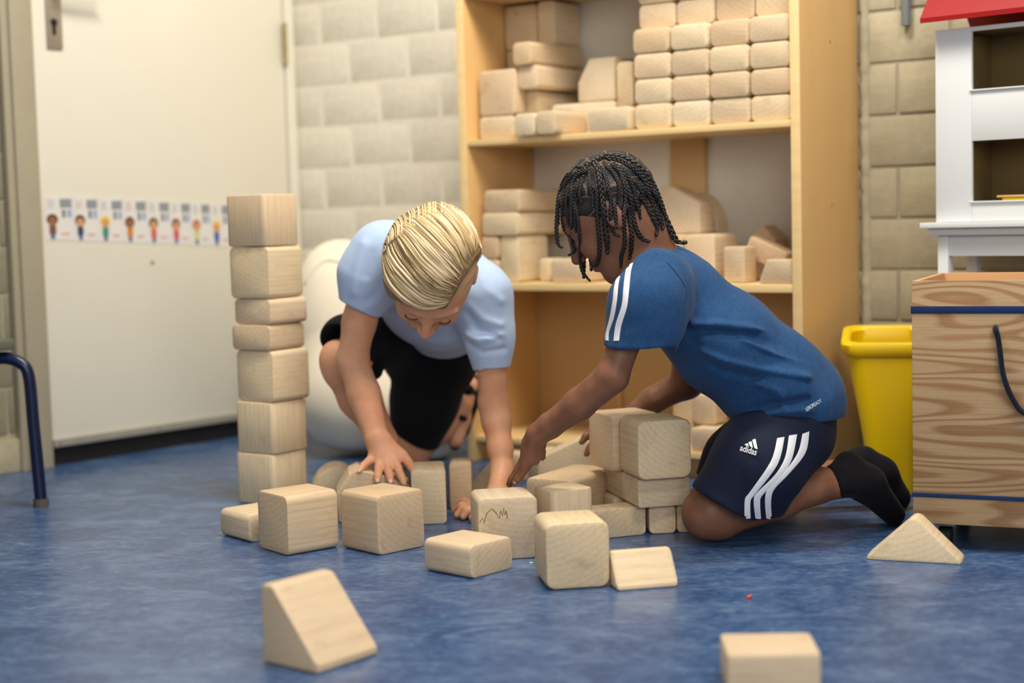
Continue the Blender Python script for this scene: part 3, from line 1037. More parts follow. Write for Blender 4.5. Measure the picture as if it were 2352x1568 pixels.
# left group behind the grainy cube
pm_ = [(772, 1190), (766, 1134), (794, 1088), (814, 1078), (872, 1092), (936, 1118), (934, 1190)]
Yq = 2.80
P3 = [at(u, v, Yq) for u, v in pm_]
cx_ = sum(p[0] for p in P3) / len(P3)
pol = [(p[0] - cx_, max(p[2], 0.0)) for p in P3]
pol[0] = (pol[0][0], 0.0); pol[-1] = (pol[-1][0], 0.0)
QB = block('wooden_block', 'large slope-topped block under the blond boy\'s right palm', (cx_, Yq + 0.05, 0), radians(6), [p for p in pol[::-1]], 0.10, r=[0.006] * 7, group=gf)
p = ground(1027, 1203) - np.array([0.062 * cos(radians(4)), 0.062 * sin(radians(4)), 0])
B('wooden_block', 'cube half behind the grainy cube, beside the slope-topped block', p, 0, radians(4), 0.062, 0.10, 0.099, grain='l', r=0.007, group=gf)
B('wooden_block', 'shaded cube farthest back beside the blond boy\'s knee', (1034, 1172), 0, radians(0), 0.042, 0.06, 0.09, grain='l', r=0.008, group=gf)
p = at(757, 1110, 3.0); p[2] = 0
block('wooden_block', 'rounded arch block peeking out behind the leftmost cubes', p + np.array([0.008, 0.045, 0]), radians(8),
      [(-0.05, 0), (0.05, 0)] + [(0.05 * cos(t), 0.012 + 0.058 * sin(t)) for t in np.linspace(0.1, pi - 0.1, 9)], 0.09, r=0.0, group=gf)
p = at(1108, 1110, 3.0); p[2] = 0
block('wooden_block', 'slanting wedge behind the blond boy\'s left wrist', p, radians(20),
      [(-0.04, 0), (0.05, 0), (0.05, 0.085)], 0.08, r=0.005, group=gf)
# foreground wedges
a_, b__, c_ = ground(609, 1520), ground(722, 1547), ground(862, 1502)
th1 = atan2(b__[1] - a_[1], b__[0] - a_[0])
thx = atan2(c_[1] - b__[1], c_[0] - b__[0])
ex_ = (b__ - a_) / np.linalg.norm(b__ - a_)
ey_ = np.array([-ex_[1], ex_[0], 0])
wl_ = float(np.linalg.norm(b__ - a_))
cen = (a_ + b__) / 2 + ey_ * 0.052
block('wooden_wedge', 'large blurred wedge block nearest the camera, lower left', cen, atan2(ex_[1], ex_[0]),
      [(-wl_ / 2 - 0.004, 0), (wl_ / 2 + 0.006, 0), (wl_ / 2 + 0.006, 0.010), (-wl_ / 2 + 0.018, 0.0985), (-wl_ / 2 - 0.004, 0.0985)],
      0.104, r=[0.005, 0.004, 0.006, 0.012, 0.007], group=gf)
a_ = ground(1655, 1453, 0.048); b__ = ground(1857, 1450, 0.048)
ex_ = (b__ - a_) / np.linalg.norm(b__ - a_)
ey_ = np.array([-ex_[1], ex_[0], 0])
wl_ = float(np.linalg.norm(a_ - b__)) + 0.002
cen = (a_ + b__) / 2 - ey_ * 0.044
cen[2] = 0
block('wooden_block', 'flat half block cut by the bottom edge, lower right', cen, atan2(ex_[1], ex_[0]) + pi / 2, rect(0.090, 0.048), wl_, r=[0.004, 0.004, 0.007, 0.007], group=gf)
a_, b__ = ground(1994, 1285), ground(2203, 1297)
ex_ = (b__ - a_) / np.linalg.norm(b__ - a_)
ey_ = np.array([-ex_[1], ex_[0], 0])
wl_ = float(np.linalg.norm(b__ - a_))
cen = (a_ + b__) / 2 + ey_ * 0.026
block('wooden_wedge', 'triangular prism block in front of the plywood cart', cen, atan2(ex_[1], ex_[0]),
      [(-wl_ / 2 - .004, 0), (wl_ / 2 + .004, 0), (wl_ / 2 + .002, .006), (0.002, 0.072), (-wl_ / 2 - 0.002, .006)], 0.052, r=[0.004, 0.004, 0.006, 0.012, 0.006], bev=0.005, group=gf)

mb = MB()
c = ground(1716, 1374)
mb.tube([c + ZV * 0.001, c + np.array([0.006, 0.001, 0.003])], [0.0025, 0.003], 8)
tag(mb.build('toy_bead', MAT['red_bit'], base=c, smooth=50), 'tiny red plastic bit on the blue floor', 'toy')
mb = MB()
c = ground(1216, 1294)
mb.bbox(c, (0.005, 0.001, 0), (0, 0.004, 0), (0.0005, 0, 0.0015), 0.0004)
tag(mb.build('paper_scrap', MAT['white_bit'], base=c, smooth=50), 'tiny white scrap left of the frontmost cube', 'scrap')

# pencil scribble on the cube face: raised hairline strokes
def scribble():
    host = [o for o in BLOCKS if o['label'].startswith('cube with scribbled')][0]
    P0 = ground(1101, 1289)
    n = np.array([sin(radians(9)), -cos(radians(9)), 0])
    px = [(1102, 1198), (1108, 1190), (1112, 1200), (1118, 1178), (1130, 1168), (1140, 1178), (1147, 1190), (1150, 1172), (1154, 1184), (1157, 1166), (1160, 1182), (1163, 1172), (1165, 1190)]
    pts = [onplane(u, v, P0, n) + n * 0.0003 for u, v in px]
    m_ = MB(); m_.tube(pts, 0.0006, 5)
    o = link_mesh('pencil_scribble', m_.V, m_.F, plain('graphite', s2l(96, 82, 64), 0.8))
    o.parent = host
    o.matrix_parent_inverse = host.matrix_world.inverted()
bpy.context.view_layer.update()
scribble()

# ================================================================= plywood cart, right
CA = radians(-23.5)
cx1 = np.array([cos(CA), sin(CA), 0])
cy1 = np.array([-sin(CA), cos(CA), 0])
CZ0 = 0.042
cp = ground(2097, 1200, CZ0)
cp[2] = 0
ztop = at(2097, 645, cp[1])[2]
cart = thing('storage_cart', 'plywood storage box on castors with navy straps and rope handle', 'cart', tuple(cp))
CWD, CDP, CT = 0.42, 0.30, 0.010


def cpt(x, y, z):
    return cp + cx1 * x + cy1 * y + ZV * z


def cbox(name, x, dx, y, dy, z, dz, mat, r=0.0012):
    m_ = MB(); m_.bbox(cpt(x, y, z), cx1 * dx, cy1 * dy, ZV * dz, r)
    return m_.build(name, mat, cart, smooth=30)


cbox('front_panel', 0, CWD, 0, CT, CZ0, ztop - CZ0, MAT['cart'])
cbox('back_panel', 0, CWD, CDP - CT, CT, CZ0, ztop - CZ0, MAT['cartin'])
cbox('side_panel', 0, CT, CT + .0004, CDP - 2 * CT - .0008, CZ0, ztop - CZ0, MAT['cartin'])
cbox('side_panel', CWD - CT, CT, CT + .0004, CDP - 2 * CT - .0008, CZ0, ztop - CZ0, MAT['cartin'])
cbox('bottom_panel', CT + .0004, CWD - 2 * CT - .0008, CT + .0004, CDP - 2 * CT - .0008, CZ0, 0.012, MAT['cartin'])
for vt, vb in ((703, 720), (1130, 1140)):
    za, zb2 = at(2097, vt, cp[1])[2], at(2097, vb, cp[1])[2]
    cbox('strap', -0.0012, CWD + .0024, -0.0014, 0.0014, zb2, za - zb2, MAT['strap'], 0.0004)
    cbox('strap', -0.0014, 0.0013, -0.0014, CDP + .002, zb2, za - zb2, MAT['strap'], 0.0004)
hpt = onplane(2288, 755, cp, -cy1)
hx = float((hpt - cp) @ cx1)
hzz = hpt[2]
h2 = onplane(2352, 945, cp, -cy1)
pts = []
ph = [(2288, 753), (2294, 775), (2299, 810), (2304, 850), (2314, 885), (2330, 918), (2350, 944)]
P_ = [onplane(u, v, cp, -cy1) for u, v in ph]
xs = [float((p - cp) @ cx1) for p in P_]
zs_ = [p[2] for p in P_]
xm = xs[-1] + 0.028
pts = [cpt(xs[0], 0.012, zs_[0])] + [cpt(x, -0.010, z) for x, z in zip(xs, zs_)]
pts += [cpt(xm, -0.012, zs_[-1] - 0.010)] + [cpt(2 * xm - x, -0.010, z) for x, z in zip(xs[::-1], zs_[::-1])] + [cpt(2 * xm - xs[0], 0.012, zs_[0])]


def smooth_pts(P, n=4):
    P = [np.asarray(p, float) for p in P]
    out = []
    for i in range(len(P) - 1):
        p0, p1, p2, p3 = P[max(i - 1, 0)], P[i], P[i + 1], P[min(i + 2, len(P) - 1)]
        for k in range(n):
            t = k / n
            out.append(0.5 * (2 * p1 + (p2 - p0) * t + (2 * p0 - 5 * p1 + 4 * p2 - p3) * t * t + (3 * p1 - p0 - 3 * p2 + p3) * t ** 3))
    out.append(P[-1])
    return out


mb = MB(); mb.tube(smooth_pts(pts), 0.0045, 10)
mb.build('rope_handle', MAT['rope'], cart, smooth=60)
for i, (x, y) in enumerate(((0.045, 0.04), (CWD - 0.05, 0.04), (0.045, CDP - 0.05), (CWD - 0.05, CDP - 0.05))):
    c = cpt(x, y, 0.0165)
    m_ = MB(); m_.tube([c - cx1 * 0.010, c - cx1 * 0.008, c + cx1 * 0.008, c + cx1 * 0.010], [0.014, 0.0163, 0.0163, 0.014], 20)
    ca = m_.build('castor_wheel', MAT['black'], cart, smooth=40)
    m_ = MB(); m_.bbox(c + np.array([0, 0, 0.017]) - cx1 * 0.016 - cy1 * 0.014, cx1 * 0.032, cy1 * 0.028, ZV * 0.008, 0.002)
    m_.build('castor_bracket', MAT['steel'], cart, smooth=40)

# ================================================================= yellow bin behind the cart
def rrect_ring(c, ex, ey, hx, hy, r, z, n=6):
    pl = round_poly([(-hx, -hy), (hx, -hy), (hx, hy), (-hx, hy)], r, n)
    return [c + ex * p[0] + ey * p[1] + ZV * z for p in pl]


bang = radians(-14)
bex = np.array([cos(bang), sin(bang), 0]); bey = np.array([-sin(bang), cos(bang), 0])
bc0 = (ground(1998, 1138))
rimz = at(1932, 775, bc0[1])[2]
hxb, hyb = 0.045, 0.065
bcen = bc0 + bex * (hxb + 0.004) + bey * hyb
bcen[2] = 0
rim_l = at(1932, 780, 2.93)
topx = float((bcen - rim_l) @ bex)
hxt, hyt = 0.083, 0.083
rim_c = rim_l + bex * hxt
bshift = float((rim_c - bcen) @ bex)
rings = []
for (z, f) in ((0.002, 0.0), (0.012, 0.02), (rimz * 0.5, 0.38), (rimz - 0.03, 0.74), (rimz - 0.028, 0.86)):
    rings.append((hxb + (hxt - 0.0 - hxb) * f, hyb + (hyt - hyb) * f, z))
rings += [(hxt, hyt, rimz - 0.020), (hxt + 0.002, hyt + 0.002, rimz - 0.004), (hxt, hyt, rimz), (hxt - 0.012, hyt - 0.012, rimz), (hxt - 0.016, hyt - 0.016, rimz - 0.006),
          (hxt * 0.84, hyt * 0.84, rimz - 0.03), (hxb * 0.95, hyb * 0.95, 0.008)]
V_, F_ = [], []
nn = None
for hx_, hy_, z in rings:
    rr_ = rrect_ring(bcen + bex * bshift * min(1.0, z / (rimz - 0.03)), bex, bey, hx_, hy_, 0.028, z)
    rr_ = [p + ZV * 0.20 * float((p - bcen) @ bey) * max(0.0, z / rimz - 0.3) for p in rr_]
    nn = len(rr_)
    V_ += rr_
for i in range(len(rings) - 1):
    for k in range(nn):
        F_.append((i * nn + k, i * nn + (k + 1) % nn, (i + 1) * nn + (k + 1) % nn, (i + 1) * nn + k))
F_.append(tuple(range(nn))[::-1])
F_.append(tuple((len(rings) - 1) * nn + k for k in range(nn)))
bn = link_mesh('waste_bin', V_, F_, MAT['yellow'], base=bcen, smooth=40)
tag(bn, 'yellow plastic bin between the shelf and the plywood cart', 'bin')

# ================================================================= doll's house on its stand
HA = radians(-42)
hx1 = np.array([cos(HA), sin(HA), 0]); hy1 = np.array([-sin(HA), cos(HA), 0])
HY = 2.93
hp = at(2150, 510, HY); hz0 = float(at(2200, 509, HY)[2])
hp = np.array([hp[0], hp[1], 0.0])
HW, HD = 0.42, 0.14


def hpt_(x, y, z):
    return hp + hx1 * x + hy1 * y + ZV * z


def fx(u, v, y=0.0):
    q = onplane(u, v, hpt_(0, y, 0), -hy1)
    return float((q - hp) @ hx1), float(q[2])


house = thing('dolls_house', 'white wooden dolls house with red roof on a white stand', 'dolls house', tuple(hpt_(0, 0, hz0)))
ztopf = fx(2152, 70)[1]
w1x, w1t = fx(2231, 72); _, w1b = fx(2231, 206)
_, w2t = fx(2231, 324); _, w2b = fx(2231, 462)
T_ = 0.008


def hbox(name, x, dx, y, dy, z, dz, mat, par=house, r=0.0008, label=None):
    m_ = MB(); m_.bbox(hpt_(x, y, z), hx1 * dx, hy1 * dy, ZV * dz, r)
    return m_.build(name, mat, par, smooth=30, label=label)


hbox('corner_post', 0, w1x, 0, T_, hz0, ztopf - hz0, MAT['white_paint'])
hbox('facade_panel', w1x + .0002, HW - w1x, 0, T_, hz0, w2b - hz0, MAT['white_paint'])
hbox('facade_panel', w1x + .0002, HW - w1x, 0, T_, w2t, w1b - w2t, MAT['white_paint'])
hbox('facade_panel', w1x + .0002, HW - w1x, 0, T_, w1t, ztopf - w1t, MAT['white_paint'])
hbox('facade_panel', HW - 0.03, 0.03, 0.0002, T_, w2b, w1t - w2b, MAT['white_paint'])
hbox('window_sill', w1x - 0.003, HW - w1x - 0.02, -0.004, 0.0038, w1b - 0.003, 0.003, MAT['white_paint'])
hbox('window_sill', w1x - 0.003, HW - w1x - 0.02, -0.004, 0.0038, w2b - 0.003, 0.003, MAT['white_paint'])
hbox('side_wall', 0, T_, T_ + .0003, HD - 2 * T_ - .0006, hz0, ztopf - hz0, MAT['white_paint'])
hbox('side_wall', HW - T_, T_, T_ + .0003, HD - 2 * T_ - .0006, hz0, ztopf - hz0, MAT['white_paint'])
hbox('back_wall', 0, HW, HD - T_, T_, hz0, ztopf - hz0, MAT['house_in'])
hbox('inner_floor', T_ + .0003, HW - 2 * T_ - .0006, T_ + .0003, HD - 2 * T_ - .0006, w2b - 0.008, 0.006, MAT['house_in'])
hbox('inner_floor', T_ + .0003, HW - 2 * T_ - .0006, T_ + .0003, HD - 2 * T_ - .0006, w1b - 0.008, 0.006, MAT['house_in'])
hbox('inner_ceiling', T_ + .0003, HW - 2 * T_ - .0006, T_ + .0003, HD - 2 * T_ - .0006, ztopf - 0.006, 0.006, MAT['house_in'])
hbox('inner_wall', 0.045, 0.004, T_ + .0003, HD - 2 * T_ - .0006, w2b - 0.0015, ztopf - w2b - 0.006, MAT['house_in'])
hbox('base_board', -0.022, HW + 0.044, -0.022, HD + 0.04, hz0 - 0.0105, 0.010, MAT['white_paint'])
# roof
rx0, rz0 = fx(2113, 54, -0.035)
rov = rx0
mb = MB()
yr = HD / 2
z_e = rz0
pf = hpt_(rov, -0.035, z_e)
mb.box(pf, hx1 * (HW - 2 * rov), hy1 * (yr + 0.035) + ZV * 0.13, ZV * 0.009)
mb.build('roof_panel', MAT['roof_red'], house)
mb = MB()
pb_ = hpt_(rov, HD + 0.035, z_e)
mb.box(pb_, hx1 * (HW - 2 * rov), -hy1 * (yr + 0.035) + ZV * 0.13, ZV * 0.009)
mb.build('roof_panel', MAT['roof_red'], house)
# toy bed in the lower room
c0_, _ = fx(2290, 458, 0.03)
bed = thing('toy_bed', 'small wooden and yellow toy bed in the lower dolls house room', 'toy furniture', tuple(hpt_(c0_, 0.03, w2b - 0.002)))
m_ = MB(); m_.bbox(hpt_(c0_ + 0.01, 0.03, w2b - 0.0018), hx1 * 0.08, hy1 * 0.04, ZV * 0.007, 0.001); m_.build('mattress', MAT['yellow'], bed, smooth=30)
m_ = MB(); m_.bbox(hpt_(c0_, 0.028, w2b + 0.0054), hx1 * 0.10, hy1 * 0.045, ZV * 0.004, 0.001); m_.build('bed_board', MAT['ply'], bed, smooth=30)
# stand
stand = thing('white_stand', 'white painted wooden table under the dolls house', 'table', tuple(hpt_(0.01, 0, 0)))
sx0, sz1 = fx(2158, 533)
_, sz2 = fx(2200, 588)
zt_s = hz0 - 0.011
hb = lambda nm, x, dx, y, dy, z, dz, mt=MAT['white_paint']: hbox(nm, x, dx, y, dy, z, dz, mt, stand)
hb('table_top', -0.012, HW + 0.024, -0.010, HD + 0.02, sz1 - 0.006, zt_s - sz1 + 0.0058)
hb('apron', 0.024, HW - 0.048, 0.003, 0.012, sz2, sz1 - sz2 - 0.0064)
hb('apron', 0.024, HW - 0.048, HD - 0.015, 0.012, sz2, sz1 - sz2 - 0.0064)
for x, y in ((0.003, 0.0), (HW - 0.026, 0.0), (0.003, HD - 0.022), (HW - 0.026, HD - 0.022)):
    hb('leg', x, 0.0205, y, 0.02, 0, sz1 - 0.0064)
hb('lower_board', 0.03, HW - 0.06, 0.02, HD - 0.04, 0.12, 0.012)

# ================================================================= chair at the left edge
ch = ground(95, 1163)
chair = thing('school_chair', 'navy tube chair leg and grey seat corner cut by the left edge', 'chair', (ch[0] - 0.16, ch[1] + 0.10, 0))
seat_z = 0.305
cxv = np.array([-1.0, 0.0, 0]); cyv = np.array([-0.45, -1.0, 0]); cyv /= np.linalg.norm(cyv)
foot = ch
kn = at(66, 862, ch[1])


def leg_pts(base, sgn=1, fwd=0):
    b0 = base + ZV * 0.012
    top = kn + (base - foot)
    P = [b0, b0 * 0.4 + top * 0.6, top]
    a2 = at(45, 832, ch[1]) + (base - foot)
    a3 = at(15, 822, ch[1]) + (base - foot)
    a4 = a3 + cxv * 0.30
    return P + [a2, a3, a4]


W2 = 0.34
off = cyv * 0.27
for k_, bs in enumerate((foot, foot + off)):
    L1 = leg_pts(bs)
    top_end = L1[-1]
    mirror = [np.array([2 * (bs[0] - 0.17) - q[0], q[1], q[2]]) for q in L1[:5]]
    full = smooth_pts(L1[:5], 5) + smooth_pts(mirror[::-1], 5)
    half = len(full) // 2
    m_ = MB(); m_.tube(full[:half + 1], 0.0122, 12)
    m_.build('leg', MAT['navy_metal'], chair, smooth=50)
    m_ = MB(); m_.tube(full[half:], 0.0122, 12)
    m_.build('leg', MAT['navy_metal'], chair, smooth=50)
    for fb in (bs, np.array([2 * (bs[0] - 0.17) - bs[0], bs[1], 0])):
        m_ = MB(); m_.tube([fb + ZV * 0.0, fb + ZV * 0.016], [0.0155, 0.0148], 14)
        m_.build('rubber_foot', plain('grey_rubber', s2l(84, 74, 66), 0.7), chair, smooth=40)
st = at(33, 795, ch[1])
m_ = MB()
m_.prism(round_poly([(0, -0.02), (0.0, 0.30), (-0.34, 0.30), (-0.34, -0.02)], 0.03), st - ZV * 0.006, (1, 0, 0), tuple(cyv), (0, 0, 0.02), 0.003)
m_.build('seat', MAT['seat_grey'], chair, smooth=40)
for yy in (0.04, 0.26):
    m_ = MB()
    q0 = st + np.array([-0.335, 0, 0.0]) + cyv * yy
    m_.tube([q0, q0 + np.array([-0.01, 0, 0.10]), q0 + np.array([-0.03, 0, 0.27])], 0.010, 10)
    m_.build('back_post', MAT['navy_metal'], chair, smooth=50)
m_ = MB(); m_.bbox(st + np.array([-0.362, 0, 0.17]) + cyv * 0.0, cyv * 0.30, (-0.012, 0, 0.002), (-0.008, 0, 0.10), 0.004)
m_.build('backrest', MAT['seat_grey'], chair, smooth=40)

# ================================================================= sculpting kit: distance fields turned into one continuous surface
class Vol:
    def __init__(s, lo, hi, h):
        s.lo, s.h = np.array(lo, float), h
        s.n = (np.ceil((np.array(hi) - s.lo) / h).astype(int) + 1)
        s.F = np.full(s.n, 0.05, np.float32)
        s.ax = [(s.lo[i] + h * np.arange(s.n[i])).astype(np.float32) for i in range(3)]

    def sub(s, lo, hi):
        i0 = np.maximum(np.floor((np.array(lo) - s.lo) / s.h).astype(int), 0)
        i1 = np.minimum(np.ceil((np.array(hi) - s.lo) / s.h).astype(int) + 1, s.n)
        sl = tuple(slice(a, max(a, b)) for a, b in zip(i0, i1))
        X = s.ax[0][sl[0]][:, None, None]
        Y = s.ax[1][sl[1]][None, :, None]
        Z = s.ax[2][sl[2]][None, None, :]
        return sl, X, Y, Z

    def comb(s, sl, d, k, mode):
        f = s.F[sl]
        if mode == 'u':
            if k > 0:
                h = np.maximum(k - np.abs(f - d), 0) / k
                s.F[sl] = np.minimum(f, d) - h * h * k * 0.25
            else:
                s.F[sl] = np.minimum(f, d)
        elif mode == 's':
            d = -d
            if k > 0:
                h = np.maximum(k - np.abs(f - d), 0) / k
                s.F[sl] = np.maximum(f, d) + h * h * k * 0.25
            else:
                s.F[sl] = np.maximum(f, d)
        elif mode == 'a':
            s.F[sl] = f + d

    def cone(s, a, b, ra, rb, k=0.01, mode='u', flat=None):
        a, b = np.array(a, float), np.array(b, float)
        R = max(ra, rb) * (1.0 if flat is None else max(1.0, 1.0 / flat[1])) + k + 0.012
        sl, X, Y, Z = s.sub(np.minimum(a, b) - R, np.maximum(a, b) + R)
        px, py, pz = X - a[0], Y - a[1], Z - a[2]
        ba = b - a
        if flat is not None:
            axv, fc = np.array(flat[0], float), flat[1]
            axv /= np.linalg.norm(axv)
            dt = (px * axv[0] + py * axv[1] + pz * axv[2]) * (fc - 1)
            px, py, pz = px + dt * axv[0], py + dt * axv[1], pz + dt * axv[2]
            ba = ba + axv * (ba @ axv) * (fc - 1)
        l2 = max(ba @ ba, 1e-12)
        t = np.clip((px * ba[0] + py * ba[1] + pz * ba[2]) / l2, 0, 1)
        d = np.sqrt((px - t * ba[0]) ** 2 + (py - t * ba[1]) ** 2 + (pz - t * ba[2]) ** 2) - (ra + (rb - ra) * t)
        s.comb(sl, d.astype(np.float32), k, mode)

    def chain(s, pts, rs, k=0.01, mode='u', flat=None):
        for i in range(len(pts) - 1):
            s.cone(pts[i], pts[i + 1], rs[i], rs[i + 1], k, mode, flat)

    def ell(s, c, axes, rad, k=0.01, mode='u'):
        """axes: three orthonormal vectors, rad: three radii"""
        c = np.array(c, float)
        R = max(rad) + k + 0.012
        sl, X, Y, Z = s.sub(c - R, c + R)
        px, py, pz = X - c[0], Y - c[1], Z - c[2]
        k0 = 0
        k1 = 0
        for e, r in zip(axes, rad):
            q = px * e[0] + py * e[1] + pz * e[2]
            k0 = k0 + (q / r) ** 2
            k1 = k1 + (q / (r * r)) ** 2
        k0 = np.sqrt(k0)
        d = k0 * (k0 - 1) / (np.sqrt(k1) + 1e-6)
        s.comb(sl, d.astype(np.float32), k, mode)

    def cut(s, p, n, k=0.0):
        """keep the side opposite to n"""
        n = np.array(n, float)
        n /= np.linalg.norm(n)
        X = s.ax[0][:, None, None]; Y = s.ax[1][None, :, None]; Z = s.ax[2][None, None, :]
        d = (X - p[0]) * n[0] + (Y - p[1]) * n[1] + (Z - p[2]) * n[2]
        s.F = np.maximum(s.F, d.astype(np.float32))

    def cut_near(s, p, n, R):
        """cut only within radius R of p"""
        p = np.array(p, float)
        n = np.array(n, float); n /= np.linalg.norm(n)
        sl, X, Y, Z = s.sub(p - R, p + R)
        d = (X - p[0]) * n[0] + (Y - p[1]) * n[1] + (Z - p[2]) * n[2]
        s.F[sl] = np.maximum(s.F[sl], d.astype(np.float32))

    def fold(s, pts, width, amp, yscale=0.35):
        """raise (amp>0) or dent (amp<0) the surface along a line"""
        pts = [np.array(p, float) for p in pts]
        allp = np.array(pts)
        R = width * 3
        lo, hi = allp.min(0) - R, allp.max(0) + R
        lo[1] -= R; hi[1] += R
        sl, X, Y, Z = s.sub(lo, hi)
        best = None
        for a, b in zip(pts[:-1], pts[1:]):
            ba = (b - a) * np.array([1, yscale, 1])
            px, py, pz = X - a[0], (Y - a[1]) * yscale, Z - a[2]
            t = np.clip((px * ba[0] + py * ba[1] + pz * ba[2]) / max(ba @ ba, 1e-9), 0, 1)
            d2 = (px - t * ba[0]) ** 2 + (py - t * ba[1]) ** 2 + (pz - t * ba[2]) ** 2
            best = d2 if best is None else np.minimum(best, d2)
        s.F[sl] -= (amp * np.exp(-best / (width * width))).astype(np.float32)

    def noise(s, amp, freq, seed=0):
        """gentle unevenness from a few sine waves"""
        rg = np.random.RandomState(seed)
        X = s.ax[0][:, None, None]; Y = s.ax[1][None, :, None]; Z = s.ax[2][None, None, :]
        for _ in range(3):
            v = rg.randn(3); v *= freq / np.linalg.norm(v)
            s.F += (amp * np.sin(X * v[0] + Y * v[1] + Z * v[2] + rg.rand() * 6)).astype(np.float32)

    def mesh(s, smooth=2):
        F = s.F
        neg = F < 0
        c = np.zeros(tuple(s.n - 1), np.int8)
        for dx in (0, 1):
            for dy in (0, 1):
                for dz in (0, 1):
                    c += neg[dx:dx + c.shape[0], dy:dy + c.shape[1], dz:dz + c.shape[2]]
        act = (c > 0) & (c < 8)
        idx = np.argwhere(act)
        vid = np.full(c.shape, -1, np.int32)
        vid[act] = np.arange(len(idx))
        acc = np.zeros((len(idx), 3), np.float32)
        cnt = np.zeros(len(idx), np.float32)
        i, j, k = idx.T
        corners = [(0, 0, 0), (1, 0, 0), (0, 1, 0), (0, 0, 1), (1, 1, 0), (1, 0, 1), (0, 1, 1), (1, 1, 1)]
        for a in corners:
            for ax in range(3):
                if a[ax] == 0:
                    b = list(a); b[ax] = 1
                    fa = F[i + a[0], j + a[1], k + a[2]]
                    fb = F[i + b[0], j + b[1], k + b[2]]
                    m = (fa < 0) != (fb < 0)
                    t = np.where(m, fa / np.where(m, fa - fb, 1), 0)
                    for q in range(3):
                        acc[:, q] += np.where(m, a[q] + (t if q == ax else 0), 0)
                    cnt += m
        V = (idx + acc / cnt[:, None]) * s.h + s.lo
        quads = []
        for ax in range(3):
            sl0 = [slice(None)] * 3; sl1 = [slice(None)] * 3
            sl0[ax] = slice(0, -1); sl1[ax] = slice(1, None)
            cr = neg[tuple(sl0)] != neg[tuple(sl1)]
            e = np.argwhere(cr)
            u, v = [(1, 2), (2, 0), (0, 1)][ax]
            ok = (e[:, u] > 0) & (e[:, v] > 0) & (e[:, u] < s.n[u] - 1) & (e[:, v] < s.n[v] - 1)
            e = e[ok]
            q = []
            for du, dv_ in ((-1, -1), (0, -1), (0, 0), (-1, 0)):
                f = e.copy()
                f[:, u] += du; f[:, v] += dv_
                q.append(vid[f[:, 0], f[:, 1], f[:, 2]])
            q = np.stack(q, 1)
            inside0 = neg[e[:, 0], e[:, 1], e[:, 2]]
            q[~inside0] = q[~inside0][:, ::-1]
            quads.append(q)
        Q = np.concatenate(quads)
        # light relaxation
        if smooth:
            E_ = np.concatenate([Q[:, [0, 1]], Q[:, [1, 2]], Q[:, [2, 3]], Q[:, [3, 0]]])
            nv = len(V)
            deg = np.bincount(E_[:, 0], minlength=nv) + np.bincount(E_[:, 1], minlength=nv)
            for it in range(smooth):
                S = np.stack([np.bincount(E_[:, 0], V[E_[:, 1], q], nv) + np.bincount(E_[:, 1], V[E_[:, 0], q], nv) for q in range(3)], 1)
                lam = 0.5 if it % 2 == 0 else -0.45
                V = V + lam * (S / deg[:, None] - V)
        return V, Q


def bvh_of(o):
    me = o.data
    nv = len(me.vertices)
    co = np.empty(nv * 3, np.float32)
    me.vertices.foreach_get('co', co)
    co = co.reshape(-1, 3) + np.array(o['_b'] if o.parent is None else o.parent['_b'], np.float32)
    return BVHTree.FromPolygons([Vector(c) for c in co], [tuple(p.vertices) for p in me.polygons])


def cast(bvh, u, v, fallback=None):
    d = ray(u, v)
    d = d / np.linalg.norm(d)
    h = bvh.ray_cast(Vector(EYE), Vector(d))
    if h[0] is None:
        return None, None
    n = np.array(h[1])
    if n @ d > 0:
        n = -n
    return np.array(h[0]), n


def ribbon(name, bvh, left, right, mat, parent, off=0.0009, n=26, m=5, thick=0.0006):
    """thin band between two photo polylines, laid on the garment's surface"""
    def resample(pl, n_):
        pl = np.array(smooth_pts([(p[0], p[1], 0.0) for p in pl], 5))[:, :2]
        d = np.r_[0, np.cumsum(np.linalg.norm(np.diff(pl, axis=0), axis=1))]
        t = np.linspace(0, d[-1], n_)
        return np.stack([np.interp(t, d, pl[:, 0]), np.interp(t, d, pl[:, 1])], 1)
    A, Bq = resample(left, n), resample(right, n)
    V, ids = [], {}
    for i in range(n):
        for j in range(m):
            uv = A[i] + (Bq[i] - A[i]) * j / (m - 1)
            p, nn_ = cast(bvh, *uv)
            if p is None:
                continue
            e = off * (0.15 if j in (0, m - 1) else 1.0)
            ids[i, j] = len(V)
            V.append(p + nn_ * e)
    F = []
    for i in range(n - 1):
        for j in range(m - 1):
            q = [ids.get((i, j)), ids.get((i + 1, j)), ids.get((i + 1, j + 1)), ids.get((i, j + 1))]
            if None not in q:
                P = [V[k] for k in q]
                if max(np.linalg.norm(P[a] - P[a - 1]) for a in range(4)) < 0.03:
                    F.append(tuple(q))
    if not F:
        return None
    return link_mesh(name, V, F, mat, parent, smooth=180)


